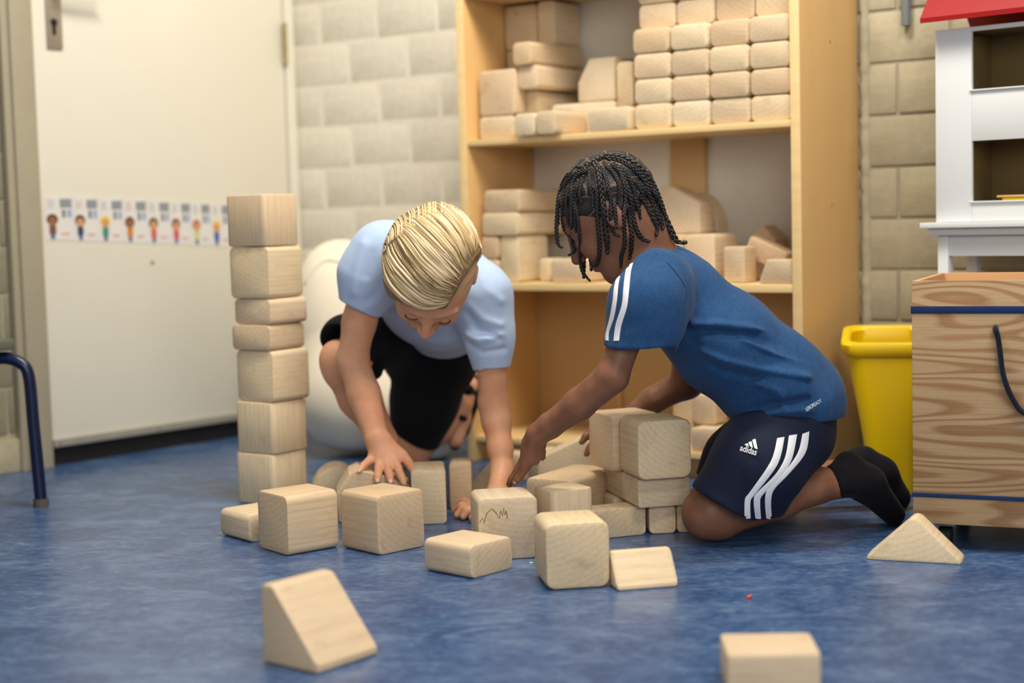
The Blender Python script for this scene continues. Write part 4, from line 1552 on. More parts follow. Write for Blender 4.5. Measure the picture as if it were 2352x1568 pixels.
def project_text(name, body, bvh, pos, size, ang, mat, parent, shear=0.0, bold=0.0, xs=1.0, off=0.0008):
    cu = bpy.data.curves.new('lettering', 'FONT')
    cu.body = body
    cu.size = size
    cu.shear = shear
    cu.offset = bold
    cu.resolution_u = 4
    o = bpy.data.objects.new('lettering', cu)
    COL.objects.link(o)
    bpy.context.view_layer.update()
    me = o.evaluated_get(bpy.context.evaluated_depsgraph_get()).to_mesh()
    P2 = [(v.co.x * xs, v.co.y) for v in me.vertices]
    Fs = [tuple(p.vertices) for p in me.polygons]
    o.to_mesh_clear()
    bpy.data.objects.remove(o)
    V = []
    for x, y in P2:
        u = pos[0] + x * cos(ang) + y * sin(ang)
        v = pos[1] + x * sin(ang) - y * cos(ang)
        p, nn_ = cast(bvh, u, v)
        if p is None:
            return None
        V.append(p + nn_ * off)
    return link_mesh(name, V, Fs, mat, parent)


def patch(name, bvh, poly, mat, parent, off=0.0008):
    V = []
    for u, v in poly:
        p, nn_ = cast(bvh, u, v)
        if p is None:
            return None
        V.append(p + nn_ * off)
    return link_mesh(name, V, [tuple(range(len(V)))], mat, parent)


def frame(f, u0):
    f = np.array(f, float); f /= np.linalg.norm(f)
    u0 = np.array(u0, float)
    u0 = u0 - f * (u0 @ f); u0 /= np.linalg.norm(u0)
    return f, u0, np.cross(f, u0)     # forward, up, right-of-face axis


def head(v, C, f, u, r, s=1.0):
    C = np.array(C, float)
    P = lambda a, b, c: C + (f * a + u * b + r * c) * s
    v.ell(P(-0.012, 0.022, 0), (f, u, r), (0.088 * s, 0.080 * s, 0.071 * s), 0.0)
    v.ell(P(0.020, 0.012, 0), (f, u, r), (0.064 * s, 0.066 * s, 0.064 * s), 0.01)
    v.cone(P(0.030, -0.022, 0), P(0.052, -0.088, 0), 0.053 * s, 0.027 * s, 0.02, flat=(r, 0.95))
    for sg in (-1, 1):
        v.cone(P(0.000, -0.045, 0.046 * sg), P(0.050, -0.094, 0.012 * sg), 0.020 * s, 0.017 * s, 0.02)
        v.ell(P(0.058, -0.030, 0.032 * sg), (f, u, r), (0.022 * s, 0.024 * s, 0.020 * s), 0.014)      # cheek
        v.ell(P(0.088, 0.004, 0.031 * sg), (f, u, r), (0.013 * s, 0.010 * s, 0.016 * s), 0.010, 's')   # socket
        v.ell(P(0.066, 0.004, 0.031 * sg), (f, u, r), (0.0125 * s, 0.011 * s, 0.0145 * s), 0.004)      # closed lid
        v.cone(P(0.077, 0.019, 0.016 * sg), P(0.068, 0.020, 0.044 * sg), 0.006 * s, 0.005 * s, 0.008)  # brow
        # ear
        v.ell(P(-0.008, -0.010, 0.072 * sg), (f, u, r), (0.017 * s, 0.028 * s, 0.008 * s), 0.006)
        v.ell(P(-0.004, -0.008, 0.081 * sg), (f, u, r), (0.010 * s, 0.019 * s, 0.006 * s), 0.003, 's')
        v.ell(P(0.090, -0.036, 0.0095 * sg), (f, u, r), (0.008 * s, 0.006 * s, 0.0055 * s), 0.004)     # nostril wing
        v.ell(P(0.0915, -0.043, 0.006 * sg), (f, u, r), (0.004 * s, 0.003 * s, 0.003 * s), 0.001, 's')
    v.cone(P(0.078, 0.010, 0), P(0.099, -0.030, 0), 0.0065 * s, 0.0095 * s, 0.010)                     # nose
    v.cone(P(0.078, -0.057, 0.017), P(0.083, -0.055, 0), 0.003 * s, 0.0045 * s, 0.006)
    v.cone(P(0.078, -0.057, -0.017), P(0.083, -0.055, 0), 0.003 * s, 0.0045 * s, 0.004)
    v.cone(P(0.076, -0.065, 0.013), P(0.080, -0.066, 0), 0.003 * s, 0.0055 * s, 0.006)
    v.cone(P(0.076, -0.065, -0.013), P(0.080, -0.066, 0), 0.003 * s, 0.0055 * s, 0.004)
    v.cone(P(0.0875, -0.0605, 0.014), P(0.0875, -0.0605, -0.014), 0.0016 * s, 0.0016 * s, 0.001, 's')


def px2m(px, Y):
    return px * Y / FPX


# ================================================================= beanbag against the wall
def Pv(u, v, Y):
    return at(u, v, Y)


bg = Vol((-0.56, 3.34, -0.02), (-0.02, 3.99, 0.56), 0.007)
gv = [((790, 950, 3.62), 150), ((830, 800, 3.66), 130), ((800, 690, 3.70), 92), ((900, 960, 3.58), 135)]
ax3 = np.eye(3)
cb = at(850, 900, 3.65); cb[2] = 0.135
bg.ell(cb, ax3, (0.175, 0.15, 0.135), 0.0)
bg.ell(np.array([cb[0] - 0.035, 3.73, 0.27]), ax3, (0.145, 0.12, 0.20), 0.08)
bg.ell(np.array([cb[0] - 0.07, 3.77, 0.40]), ax3, (0.085, 0.08, 0.095), 0.06)
bg.ell(np.array([cb[0] + 0.13, 3.555, 0.085]), ax3, (0.085, 0.085, 0.085), 0.08)
bg.noise(0.0025, 26, 3)
bg.cut((0, 0, 0.001), (0, 0, -1))
V_, Q_ = bg.mesh(4)
bb = link_mesh('bean_bag', V_, Q_, MAT['bag'], base=(cb[0], 3.6, 0), smooth=180)
tag(bb, 'cream canvas bean bag slumped behind the blond boy', 'bean bag')
bb_bvh = bvh_of(bb)
sm_pts = []
for u, v in [(702, 650), (712, 632), (724, 616), (740, 602), (756, 597), (775, 600), (800, 610)]:
    p, n_ = cast(bb_bvh, u, v)
    if p is not None:
        sm_pts.append(p + n_ * 0.001)
if len(sm_pts) > 2:
    m_ = MB(); m_.tube(smooth_pts(sm_pts), 0.004, 8)
    m_.build('piping', MAT['bag'], bb, smooth=180)

# ================================================================= the blond boy
HS = 1.04
Hc = at(992, 626, 2.75)
al = radians(70)
f_ = np.array([-0.10, -cos(al), -sin(al)])
f_, u_, r_ = frame(f_, (0.13, -sin(al), cos(al)))
bl = Vol((-0.44, 2.52, -0.015), (0.10, 3.60, 0.62), 0.0030)
head(bl, Hc, f_, u_, r_, HS)
HP = lambda a, b, c: Hc + (f_ * a + u_ * b + r_ * c) * HS
neckb = at(1000, 640, 2.93)
bl.cone(HP(-0.03, -0.05, 0), neckb, 0.044, 0.048, 0.02)
# trunk (inside the shirt)
latx = np.array([1.0, 0, -0.25])
bl.cone(at(990, 640, 2.97), at(1005, 712, 3.10), 0.055, 0.046, 0.02, flat=(latx, 0.65))
bl.cone(at(1005, 712, 3.10), at(995, 785, 3.26), 0.046, 0.046, 0.02, flat=(latx, 0.75))
bl.cone(neckb, at(888, 612, 2.90), 0.040, 0.036, 0.02)
bl.cone(neckb, at(1108, 690, 2.92), 0.040, 0.036, 0.02)
# right arm (left in the photo)
sh, el, wr = at(850, 640, 2.90), at(810, 826, 2.915), at(864, 1004, 2.855)
bl.chain([sh, at(825, 740, 2.91), el], [0.036, px2m(38, 2.91), px2m(35, 2.91)], 0.012)
bl.chain([el, at(836, 905, 2.90), wr], [px2m(36, 2.9), px2m(37, 2.9), px2m(28, 2.86)], 0.012, flat=((0, 1, 0), 1.15))


def hand(v, wrist, palm, palm_r, palm_flat, fingers, k=0.004):
    v.cone(wrist, palm[0], palm_r[0], palm_r[1], 0.012)
    for i in range(len(palm) - 1):
        v.cone(palm[i], palm[i + 1], palm_r[i + 1], palm_r[i + 2], 0.006, flat=palm_flat)
    for pts, rs in fingers:
        v.chain(pts, rs, k)


def F3(lst):
    return [at(u, v, Y) for u, v, Y in lst]


m1 = px2m(1, 2.85)
# back of the hand: metacarpal fan joined softly
for (u, v, Y) in ((856, 1050, 2.838), (872, 1056, 2.832), (888, 1057, 2.830), (906, 1055, 2.833)):
    bl.cone(at(866, 1012, 2.85), at(u, v, Y), 16 * m1, 11.5 * m1, 0.014)
bl.cone(at(884, 1012, 2.85), at(924, 1044, 2.843), 15 * m1, 12 * m1, 0.014)
fr = [([(856, 1050, 2.838), (846, 1060, 2.826), (836, 1068, 2.812), (826, 1081, 2.800)], [11, 9.5, 8.5, 7.0]),
      ([(872, 1056, 2.832), (870, 1076, 2.815), (868, 1093, 2.797), (867, 1104, 2.791)], [11.5, 10, 9.2, 7.8]),
      ([(888, 1057, 2.830), (891, 1077, 2.812), (895, 1094, 2.796), (897, 1106, 2.790)], [11.5, 10, 9.4, 8]),
      ([(906, 1055, 2.833), (914, 1076, 2.816), (922, 1095, 2.796), (928, 1110, 2.790)], [11.5, 10, 9, 7.6]),
      ([(924, 1044, 2.843), (936, 1060, 2.832), (947, 1075, 2.815), (957, 1090, 2.800)], [12, 11, 10.2, 8.5])]
for pts, rs in fr:
    bl.chain(F3(pts), [r * m1 for r in rs], 0.003)
# left arm (right in the photo)
sh2, el2, wr2 = at(1118, 700, 2.92), at(1134, 925, 2.94), at(1154, 1085, 2.89)
bl.chain([sh2, at(1128, 820, 2.93), el2], [0.036, px2m(34, 2.93), px2m(34, 2.93)], 0.012)
bl.chain([el2, at(1140, 965, 2.93), at(1149, 1030, 2.91), wr2], [px2m(35, 2.9), px2m(33, 2.9), px2m(28, 2.9), px2m(24, 2.9)], 0.012)
pz = lambda u, v, z: ground(u, v, z)
palm2 = pz(1120, 1168, 0.016)
for dx_, dy_ in ((-0.028, -0.018), (-0.031, -0.004), (-0.029, 0.010), (-0.024, 0.022)):
    bl.cone(wr2 * 0.3 + palm2 * 0.7 + np.array([0.012, 0, 0]), palm2 + np.array([dx_, dy_, 0.0]), 0.014, 0.0105, 0.012)
bl.cone(wr2, palm2 + np.array([0.008, 0, 0.004]), 0.021, 0.016, 0.012)
for (dx_, dy_), tip in zip(((-0.028, -0.018), (-0.031, -0.004), (-0.029, 0.010), (-0.024, 0.022)),
                           (pz(1064, 1186, 0.008), pz(1050, 1182, 0.008), pz(1043, 1172, 0.008), pz(1050, 1158, 0.008))):
    a = palm2 + np.array([dx_, dy_, 0.0])
    mid = a * 0.45 + tip * 0.55 + ZV * 0.006
    bl.chain([a, mid, tip], [0.0095, 0.0085, 0.0065], 0.003)
bl.chain([palm2 + np.array([0.0, -0.018, 0.002]), palm2 + np.array([-0.008, -0.040, 0.0]), palm2 + np.array([-0.026, -0.052, -0.006])], [0.011, 0.0095, 0.008], 0.004)
# left leg, kneeling
hipL, knL, anL = at(1010, 830, 3.26), at(938, 1032, 3.30), at(1060, 918, 3.38)
bl.cone(hipL, knL, 0.050, 0.041, 0.015)
bl.cone(at(926, 1020, 3.29), at(950, 1034, 3.30), 0.040, 0.038, 0.012)
bl.chain([knL, at(1005, 978, 3.36), anL], [0.040, 0.037, 0.024], 0.012)
bl.chain([anL, at(1078, 884, 3.39)], [0.024, 0.020], 0.01)
bl.chain([anL, at(1058, 960, 3.40), at(1046, 1010, 3.39)], [0.024, 0.022, 0.018], 0.01)
# right leg, knee up, foot flat
hipR, knR, anR = at(945, 800, 3.24), at(778, 822, 3.00), at(884, 1010, 3.06)
bl.cone(hipR * 0.6 + knR * 0.4, knR, 0.036, 0.034, 0.015)
bl.cone(knR, at(782, 850, 3.0), 0.034, 0.034, 0.012)
bl.chain([at(780, 838, 3.0), at(826, 912, 3.035), anR], [0.035, 0.041, 0.024], 0.012)
ftR = anR.copy(); ftR[2] = 0.022
bl.chain([anR, ftR + np.array([0.0, 0.02, 0.0])], [0.024, 0.020], 0.01)
bl.chain([ftR + np.array([0, 0.015, 0]), ftR + np.array([-0.012, -0.05, -0.002]), ftR + np.array([-0.022, -0.10, -0.008])], [0.022, 0.020, 0.012], 0.01, flat=((1, 0, 0), 0.75))
V_, Q_ = bl.mesh(2)
base_b = (float(np.mean([knL[0], anR[0]])), 3.15, 0.0)
boyA = link_mesh('person', V_, Q_, MAT['skin_fair'], base=base_b, smooth=180)
tag(boyA, 'blond boy in light blue t-shirt and black shorts crouching over the blocks, looking down', 'person')
bvA = bvh_of(boyA)
del bl

# shirt
sv = Vol((-0.38, 2.72, 0.20), (0.08, 3.36, 0.62), 0.0032)
sv.cone(at(985, 620, 2.95), at(1008, 700, 3.05), 0.082, 0.080, 0.0, flat=(latx, 0.74))
sv.cone(at(1008, 700, 3.05), at(1008, 752, 3.22), 0.080, 0.074, 0.04, flat=(latx, 0.80))
sv.cone(at(960, 590, 2.93), at(885, 590, 2.90), 0.060, 0.058, 0.03)
sv.cone(at(1010, 650, 2.94), at(1102, 672, 2.92), 0.060, 0.050, 0.03)
# sleeves
sv.chain([at(882, 592, 2.90), at(848, 640, 2.90), at(824, 720, 2.905)], [0.056, 0.046, px2m(46, 2.9)], 0.045)
sv.chain([at(1102, 672, 2.92), at(1122, 750, 2.925), at(1130, 868, 2.93)], [0.048, px2m(48, 2.92), px2m(42, 2.93)], 0.045)
# cuffs: cut and hollow
e1a, e1b = at(796, 694, 2.9), at(862, 724, 2.9)
dcut = np.cross(e1b - e1a, np.array([0, 1.0, 0]))
if dcut[2] > 0:
    dcut = -dcut
sv.cut_near((e1a + e1b) / 2, dcut, 0.060)
c1 = (e1a + e1b) / 2
dn = dcut / np.linalg.norm(dcut)
sv.cone(c1 - dn * 0.02, c1 + dn * 0.03, px2m(38.5, 2.9), px2m(39, 2.9), 0.0, 's')
e2a, e2b = at(1096, 851, 2.93), at(1163, 843, 2.93)
dcut = np.cross(e2b - e2a, np.array([0, 1.0, 0]))
if dcut[2] > 0:
    dcut = -dcut
sv.cut_near((e2a + e2b) / 2, dcut, 0.062)
c2 = (e2a + e2b) / 2
dn = dcut / np.linalg.norm(dcut)
sv.cone(c2 - dn * 0.02, c2 + dn * 0.03, px2m(35.5, 2.93), px2m(35.5, 2.93), 0.0, 's')
sv.cone(HP(-0.03, -0.045, 0), neckb - (neckb - HP(-0.03, -0.045, 0)) * 0.1, 0.052, 0.054, 0.004, 's')
# folds
for pl_, wd_, am_ in (([(880, 640, 2.86), (862, 672, 2.86), (840, 690, 2.86)], 0.006, -0.0015), ([(885, 660, 2.87), (872, 690, 2.87), (850, 705, 2.87)], 0.006, 0.004),
                      ([(838, 560, 2.86), (824, 610, 2.86), (815, 670, 2.86)], 0.008, 0.0035), ([(860, 580, 2.86), (846, 630, 2.86)], 0.007, -0.003),
                      ([(1080, 700, 2.88), (1110, 730, 2.88), (1150, 745, 2.88)], 0.007, 0.004), ([(1075, 720, 2.88), (1100, 755, 2.88), (1145, 775, 2.88)], 0.006, -0.004),
                      ([(1070, 770, 2.88), (1100, 780, 2.88), (1150, 770, 2.88)], 0.007, 0.0045), ([(1080, 790, 2.9), (1110, 805, 2.9), (1155, 800, 2.9)], 0.006, -0.0035),
                      ([(1095, 620, 2.88), (1115, 660, 2.88), (1150, 690, 2.88)], 0.007, 0.003), ([(950, 770, 3.0), (1000, 785, 3.0), (1060, 780, 3.0)], 0.008, 0.003)):
    sv.fold(F3(pl_), wd_ * 1.1, am_ * 1.6)
sv.noise(0.0012, 60, 5)
V_, Q_ = sv.mesh(2)
shA = link_mesh('t_shirt', V_, Q_, MAT['shirt_light'], boyA, smooth=180, label='light blue t-shirt')
del sv
# shorts
so = Vol((-0.38, 2.90, 0.04), (0.02, 3.46, 0.40), 0.0034)
so.cone(at(1003, 770, 3.22), at(985, 815, 3.26), 0.080, 0.082, 0.0, flat=(latx, 0.82))
so.chain([at(1010, 820, 3.26), at(975, 920, 3.285), at(948, 1000, 3.30)], [0.078, 0.070, 0.060], 0.02)
so.chain([at(945, 790, 3.24), at(870, 770, 3.12), at(795, 782, 3.015)], [0.070, 0.060, 0.050], 0.02)
so.cone(at(862, 810, 3.08), at(858, 850, 3.07), 0.026, 0.018, 0.015)
e1a, e1b = at(893, 972, 3.30), at(985, 1016, 3.30)
dcut = np.cross(e1b - e1a, np.array([0, 1.0, 0.15]))
if dcut[2] > 0:
    dcut = -dcut
so.cut_near((e1a + e1b) / 2, dcut, 0.10)
dn = dcut / np.linalg.norm(dcut)
c1 = (e1a + e1b) / 2
so.cone(c1 - dn * 0.025, c1 + dn * 0.03, 0.050, 0.052, 0.0, 's')
kd = knR - hipR; kd /= np.linalg.norm(kd)
c2 = at(784, 792, 3.0)
so.cut_near(c2 + kd * 0.002, kd * 0.85 + np.array([0, 0, -0.35]), 0.055)
so.cone(c2 - kd * 0.02, c2 + kd * 0.04, 0.041, 0.043, 0.0, 's')
so.noise(0.0012, 50, 8)
V_, Q_ = so.mesh(2)
link_mesh('shorts', V_, Q_, MAT['shorts_black'], boyA, smooth=180, label='black shorts')
del so
# sandals
sn = Vol((-0.36, 2.85, -0.01), (0.0, 3.52, 0.24), 0.0032)
sole = F3([(1088, 874, 3.415), (1082, 930, 3.422), (1062, 985, 3.420), (1045, 1022, 3.41)])
sn.chain(sole, [0.013, 0.016, 0.017, 0.012], 0.004)
sn.chain(F3([(1062, 905, 3.375), (1076, 893, 3.36), (1090, 905, 3.39)]), [0.011, 0.010, 0.008], 0.004)
sn.chain(F3([(1066, 870, 3.40), (1080, 862, 3.40), (1091, 872, 3.41)]), [0.008, 0.008, 0.008], 0.004)
sn.chain(F3([(1040, 970, 3.37), (1052, 955, 3.36), (1066, 960, 3.38)]), [0.008, 0.010, 0.008], 0.004)
V_, Q_ = sn.mesh(2)
link_mesh('sandal', V_, Q_, MAT['sock'], boyA, smooth=180, label='black strapped sandal')
sn = Vol((-0.40, 2.85, -0.01), (-0.10, 3.20, 0.12), 0.0032)
p0 = ftR + np.array([0, 0.03, 0]); p0[2] = 0.008
p1 = ftR + np.array([-0.026, -0.115, 0]); p1[2] = 0.008
sn.cone(p0, p1, 0.024, 0.027, 0.0, flat=((0, 0, 1), 2.8))
q0 = ftR + np.array([-0.014, -0.05, 0.012])
sn.cone(q0 + np.array([-0.026, 0, -0.012]), q0 + np.array([0, 0, 0.008]), 0.006, 0.008, 0.004)
sn.cone(q0 + np.array([0.026, 0, -0.012]), q0 + np.array([0, 0, 0.008]), 0.006, 0.008, 0.004)
V_, Q_ = sn.mesh(2)
link_mesh('sandal', V_, Q_, MAT['sock'], boyA, smooth=180, label='black strapped sandal')
del sn

# nails, lashes
m_ = MB()
for (u, v) in ((824, 1080), (867, 1103), (897, 1105)):
    p, n_ = cast(bvA, u, v)
    if p is not None:
        a = np.cross(n_, [0, 0, 1.0]); a /= np.linalg.norm(a) + 1e-9
        b_ = np.cross(n_, a)
        n0 = len(m_.V)
        Vn = [p + n_ * 0.0007 + (a * cos(t) * 0.0029 + b_ * sin(t) * 0.0034) for t in np.linspace(0, 2 * pi, 13)[:-1]]
        m_.raw(Vn + [p + n_ * 0.0014], [(k, (k + 1) % 12, 12) for k in range(12)])
tag(m_.build('fingernails', MAT['nail'], boyA, smooth=180), kind='stuff')
for seq in ([(930, 722), (936, 729), (947, 733), (959, 732)], [(1009, 739), (1019, 743), (1029, 740), (1035, 734)]):
    m_ = MB()
    P_ = []
    for (u, v) in seq:
        p, n_ = cast(bvA, u, v)
        if p is not None:
            P_.append(p + n_ * 0.0006)
    P_ = smooth_pts(P_, 4)
    m_.tube(P_, 0.0008, 6)
    for p in P_[::1]:
        m_.tube([p, p + np.array([random.uniform(-.0015, .0015), -0.003, -0.0035])], [0.00045, 0.00015], 4)
    m_.build('eyelashes', MAT['lash'], boyA)
# sparse brows
# blond hair: fitted cap plus combed clumps
cap = Vol(Hc - 0.15, Hc + 0.15, 0.0026)
cap.ell(HP(-0.014, 0.026, -0.002), (f_, u_, r_), (0.098 * HS, 0.088 * HS, 0.0755 * HS), 0.0)
cap.ell(HP(-0.005, 0.052, -0.010), (f_, u_, r_), (0.076 * HS, 0.066 * HS, 0.068 * HS), 0.012)
cap.ell(HP(-0.012, 0.016, 0.038), (f_, u_, r_), (0.080 * HS, 0.070 * HS, 0.047 * HS), 0.015)
cap.ell(HP(0.028, 0.038, 0.030), (f_, u_, r_), (0.052 * HS, 0.050 * HS, 0.046 * HS), 0.015)
# hairline: cut away the face, the neck side and the shaved side above the left ear
cap.cut(HP(0.068, 0.040, 0), f_ * 0.85 - u_ * 0.62)
cap.cut(HP(-0.05, -0.050, 0), -u_ * 0.9 + f_ * 0.45)
cap.cut(HP(0.0, 0.030, -0.063), -r_ * 0.88 + f_ * 0.42)
cap.noise(0.0006, 160, 4)
V_, Q_ = cap.mesh(2)
mh, nt, b = new_mat('blond_hair')
at_ = N(nt, 'ShaderNodeAttribute', attribute_name='tone')
rh = ramp(nt, [(0.0, s2l(140, 112, 74)), (0.4, s2l(214, 186, 136)), (1.0, s2l(252, 238, 206))])
nt.links.new(at_.outputs['Fac'], rh.inputs[0])
nt.links.new(rh.outputs[0], b.inputs['Base Color'])
b.inputs['Roughness'].default_value = 0.38
b.inputs['Specular IOR Level'].default_value = 0.5
mc, nt, b = new_mat('blond_underhair')
tc = N(nt, 'ShaderNodeTexCoord')
mp = N(nt, 'ShaderNodeMapping'); mp.inputs['Rotation'].default_value = (0.6, 0.5, 0.7); mp.inputs['Scale'].default_value = (60, 900, 60)
nz = N(nt, 'ShaderNodeTexNoise', Scale=1.0, Detail=4.0)
nt.links.new(tc.outputs['Object'], mp.inputs[0]); nt.links.new(mp.outputs[0], nz.inputs['Vector'])
rc = ramp(nt, [(0.35, s2l(112, 86, 58)), (0.65, s2l(160, 130, 92))])
nt.links.new(nz.outputs[0], rc.inputs[0]); nt.links.new(rc.outputs[0], b.inputs['Base Color'])
b.inputs['Roughness'].default_value = 0.6
bump(nt, b, nz.outputs[0], 0.5, 0.002)
hcap = link_mesh('hair', V_, Q_, mc, boyA, smooth=180, label='wet combed blond hair, shaved at the side')
hb_ = bvh_of(hcap)
fd = Vol(Hc - 0.15, Hc + 0.15, 0.0026)
fd.ell(HP(-0.012, 0.022, 0), (f_, u_, r_), (0.0900 * HS, 0.0820 * HS, 0.0728 * HS), 0.0)
fd.cut(HP(0.050, 0.0, 0), f_ * 0.9 - u_ * 0.35)
fd.cut(HP(0.0, -0.012, 0), -u_ * 0.95 + f_ * 0.30)
fd.cut(HP(0.0, 0.0, -0.030), r_)
fd.noise(0.0003, 300, 4)
V_, Q_ = fd.mesh(2)
mfade = plain('blond_stubble', s2l(206, 168, 130), 0.75, noise=0.16, scale=900)
link_mesh('hair_fade', V_, Q_, mfade, boyA, smooth=180, label='short shaved blond hair above the ear')
# shaved side: keep it thin near the ear by casting strands only where the photo has them
G = [[(1180, 1105), (1010, 1090), (890, 1010), (800, 930), (735, 850), (702, 760), (692, 650), (702, 560)],
     [(1390, 1000), (1250, 1060), (1080, 1100), (940, 1030), (830, 920), (745, 800), (700, 660), (705, 570)],
     [(1385, 985), (1250, 1020), (1080, 980), (930, 850), (800, 730), (730, 610), (745, 500)],
     [(1390, 960), (1200, 890), (1050, 760), (930, 590), (830, 430), (790, 390)],
     [(1400, 880), (1240, 760), (1080, 600), (950, 440), (845, 340), (800, 380)],
     [(1410, 810), (1290, 680), (1120, 500), (980, 360), (860, 290), (815, 330)],
     [(1440, 760), (1340, 590), (1170, 400), (1020, 270), (920, 245), (860, 290)],
     [(1480, 700), (1380, 480), (1240, 300), (1110, 200), (1050, 175), (980, 210)],
     [(1510, 640), (1420, 420), (1310, 270), (1220, 165), (1170, 150), (1110, 165)],
     [(1545, 580), (1490, 400), (1400, 270), (1320, 190), (1270, 148), (1220, 150)],
     [(1575, 560), (1590, 430), (1530, 310), (1440, 220), (1370, 180), (1330, 155)]]
GR = []
for g in G:
    g = np.array(g, float)
    d = np.r_[0, np.cumsum(np.linalg.norm(np.diff(g, axis=0), axis=1))]
    t = np.linspace(0, d[-1], 15)
    xy = np.stack([np.interp(t, d, g[:, 0]), np.interp(t, d, g[:, 1])], 1)
    GR.append(xy / 3.92 + np.array([700, 430]))
GR = np.array(GR)
rs_ = np.random.RandomState(11)
HV, HF, HT_ = [], [], []


def add_strand(P3, rad, tone, n=6):
    m_ = MB()
    L_ = len(P3)
    rr_ = [rad * (0.35 + 0.65 * min(1, i / 3.0)) * (1.0 if i < L_ - 4 else (L_ - i) / 4.5) for i in range(L_)]
    m_.tube(P3, rr_, n)
    o0 = len(HV)
    HV.extend(m_.V)
    HF.extend([tuple(q + o0 for q in f) for f in m_.F])
    HT_.extend([tone] * len(m_.V))


NST = 400
for i in range(NST):
    t = rs_.rand() * (len(GR) - 1)
    a = int(t); fr_ = t - a
    xy = GR[a] * (1 - fr_) + GR[min(a + 1, len(GR) - 1)] * fr_
    xy = xy + rs_.randn(2) * 1.5
    s0_, s1_ = rs_.rand() * 0.28, 1 - rs_.rand() * 0.22
    big_ = rs_.rand()
    lift = 0.0008 + 0.0034 * rs_.rand() if big_ > 0.35 else 0.0002
    ph_ = rs_.rand() * 6
    P3 = []
    last = None
    for q in np.linspace(s0_, s1_, 22):
        x = q * 14
        k0 = int(min(x, 13)); ff = x - k0
        uv = xy[k0] * (1 - ff) + xy[k0 + 1] * ff
        uv = uv + np.array([sin(q * 5 + ph_), cos(q * 4 + ph_)]) * 2.0
        p, n_ = cast(hb_, *uv)
        if p is None:
            if last is None:
                continue
            break
        last = p
        P3.append(p + n_ * (lift * sin(pi * min(1, (q - s0_) / (s1_ - s0_) * 1.1 + 0.08))))
    if len(P3) > 8 and max(np.linalg.norm(P3[k + 1] - P3[k]) for k in range(len(P3) - 1)) < 0.03:
        add_strand(P3, 0.0009 + 0.0018 * rs_.rand() ** 2, 0.15 + 0.75 * rs_.rand() ** 1.3 if big_ > 0.42 else 0.22 * rs_.rand())
# strands over the back of the head, out of the lens's sight, following the skull
for i in range(120):
    th0 = rs_.rand() * pi
    P3 = []
    for q in np.linspace(0, 1, 14):
        a1 = -0.15 - q * 1.9
        c_ = cos(th0)
        dirv = f_ * cos(a1 + 1.57) * 0.0 + (-f_ * sin(q * 2.0 + 0.3) + u_ * cos(q * 2.0 + 0.3)) * abs(sin(th0)) + r_ * c_
        dirv /= np.linalg.norm(dirv)
        o_ = HP(-0.014, 0.03, 0)
        h_ = hb_.ray_cast(Vector(o_ + dirv * 0.2), Vector(-dirv))
        if h_[0] is None:
            continue
        pp = np.array(h_[0])
        if (pp - Hc) @ u_ < -0.03:
            break
        P3.append(pp + dirv * 0.0012)
    if len(P3) > 8:
        add_strand(P3, 0.0012, 0.2 + 0.6 * rs_.rand())
ho = link_mesh('hair_strands', HV, HF, mh, hcap, base=None, smooth=180) if False else None
me_ = link_mesh('hair_strands', HV, HF, mh, boyA, smooth=180)
tag(me_, kind='stuff')
ca_ = me_.data.attributes.new('tone', 'FLOAT', 'POINT')
ca_.data.foreach_set('value', np.array(HT_, np.float32))

# ================================================================= the boy with braids
H2 = at(1398, 490, 2.60)
be, ps = radians(37), radians(7)
f2, u2, r2_ = frame((-cos(be) * cos(ps), cos(be) * sin(ps), -sin(be)), (-sin(be) * cos(ps), sin(be) * sin(ps), cos(be)))
S2 = 0.905
HP2 = lambda a, b, c: H2 + (f2 * a + u2 * b + r2_ * c) * S2
br = Vol((-0.04, 2.28, -0.015), (0.70, 3.02, 0.72), 0.0031)
head(br, H2, f2, u2, r2_, S2)
nb2 = at(1500, 612, 2.61)
br.cone(HP2(-0.035, -0.045, 0), nb2, 0.042, 0.046, 0.02)
ly = np.array([0, 1.0, 0])
br.chain([at(1545, 690, 2.62), at(1650, 790, 2.62), at(1760, 890, 2.62), at(1815, 940, 2.63)], [0.054, 0.052, 0.050, 0.050], 0.02, flat=(ly, 0.66))
br.cone(nb2, at(1510, 668, 2.52), 0.040, 0.030, 0.02)
br.cone(nb2, at(1530, 665, 2.72), 0.040, 0.030, 0.02)
# near arm
s_, e_, w_ = at(1488, 685, 2.49), at(1402, 872, 2.455), at(1234, 998, 2.52)
q_ = 2.47 / 3600
br.chain([s_, at(1440, 770, 2.46), at(1408, 860, 2.455)], [0.031, 37 * q_, 37 * q_], 0.010)
br.chain([at(1404, 868, 2.455), at(1330, 928, 2.48), at(1262, 978, 2.51), w_], [38 * q_, 36 * q_, 29 * q_, 25 * q_], 0.010)
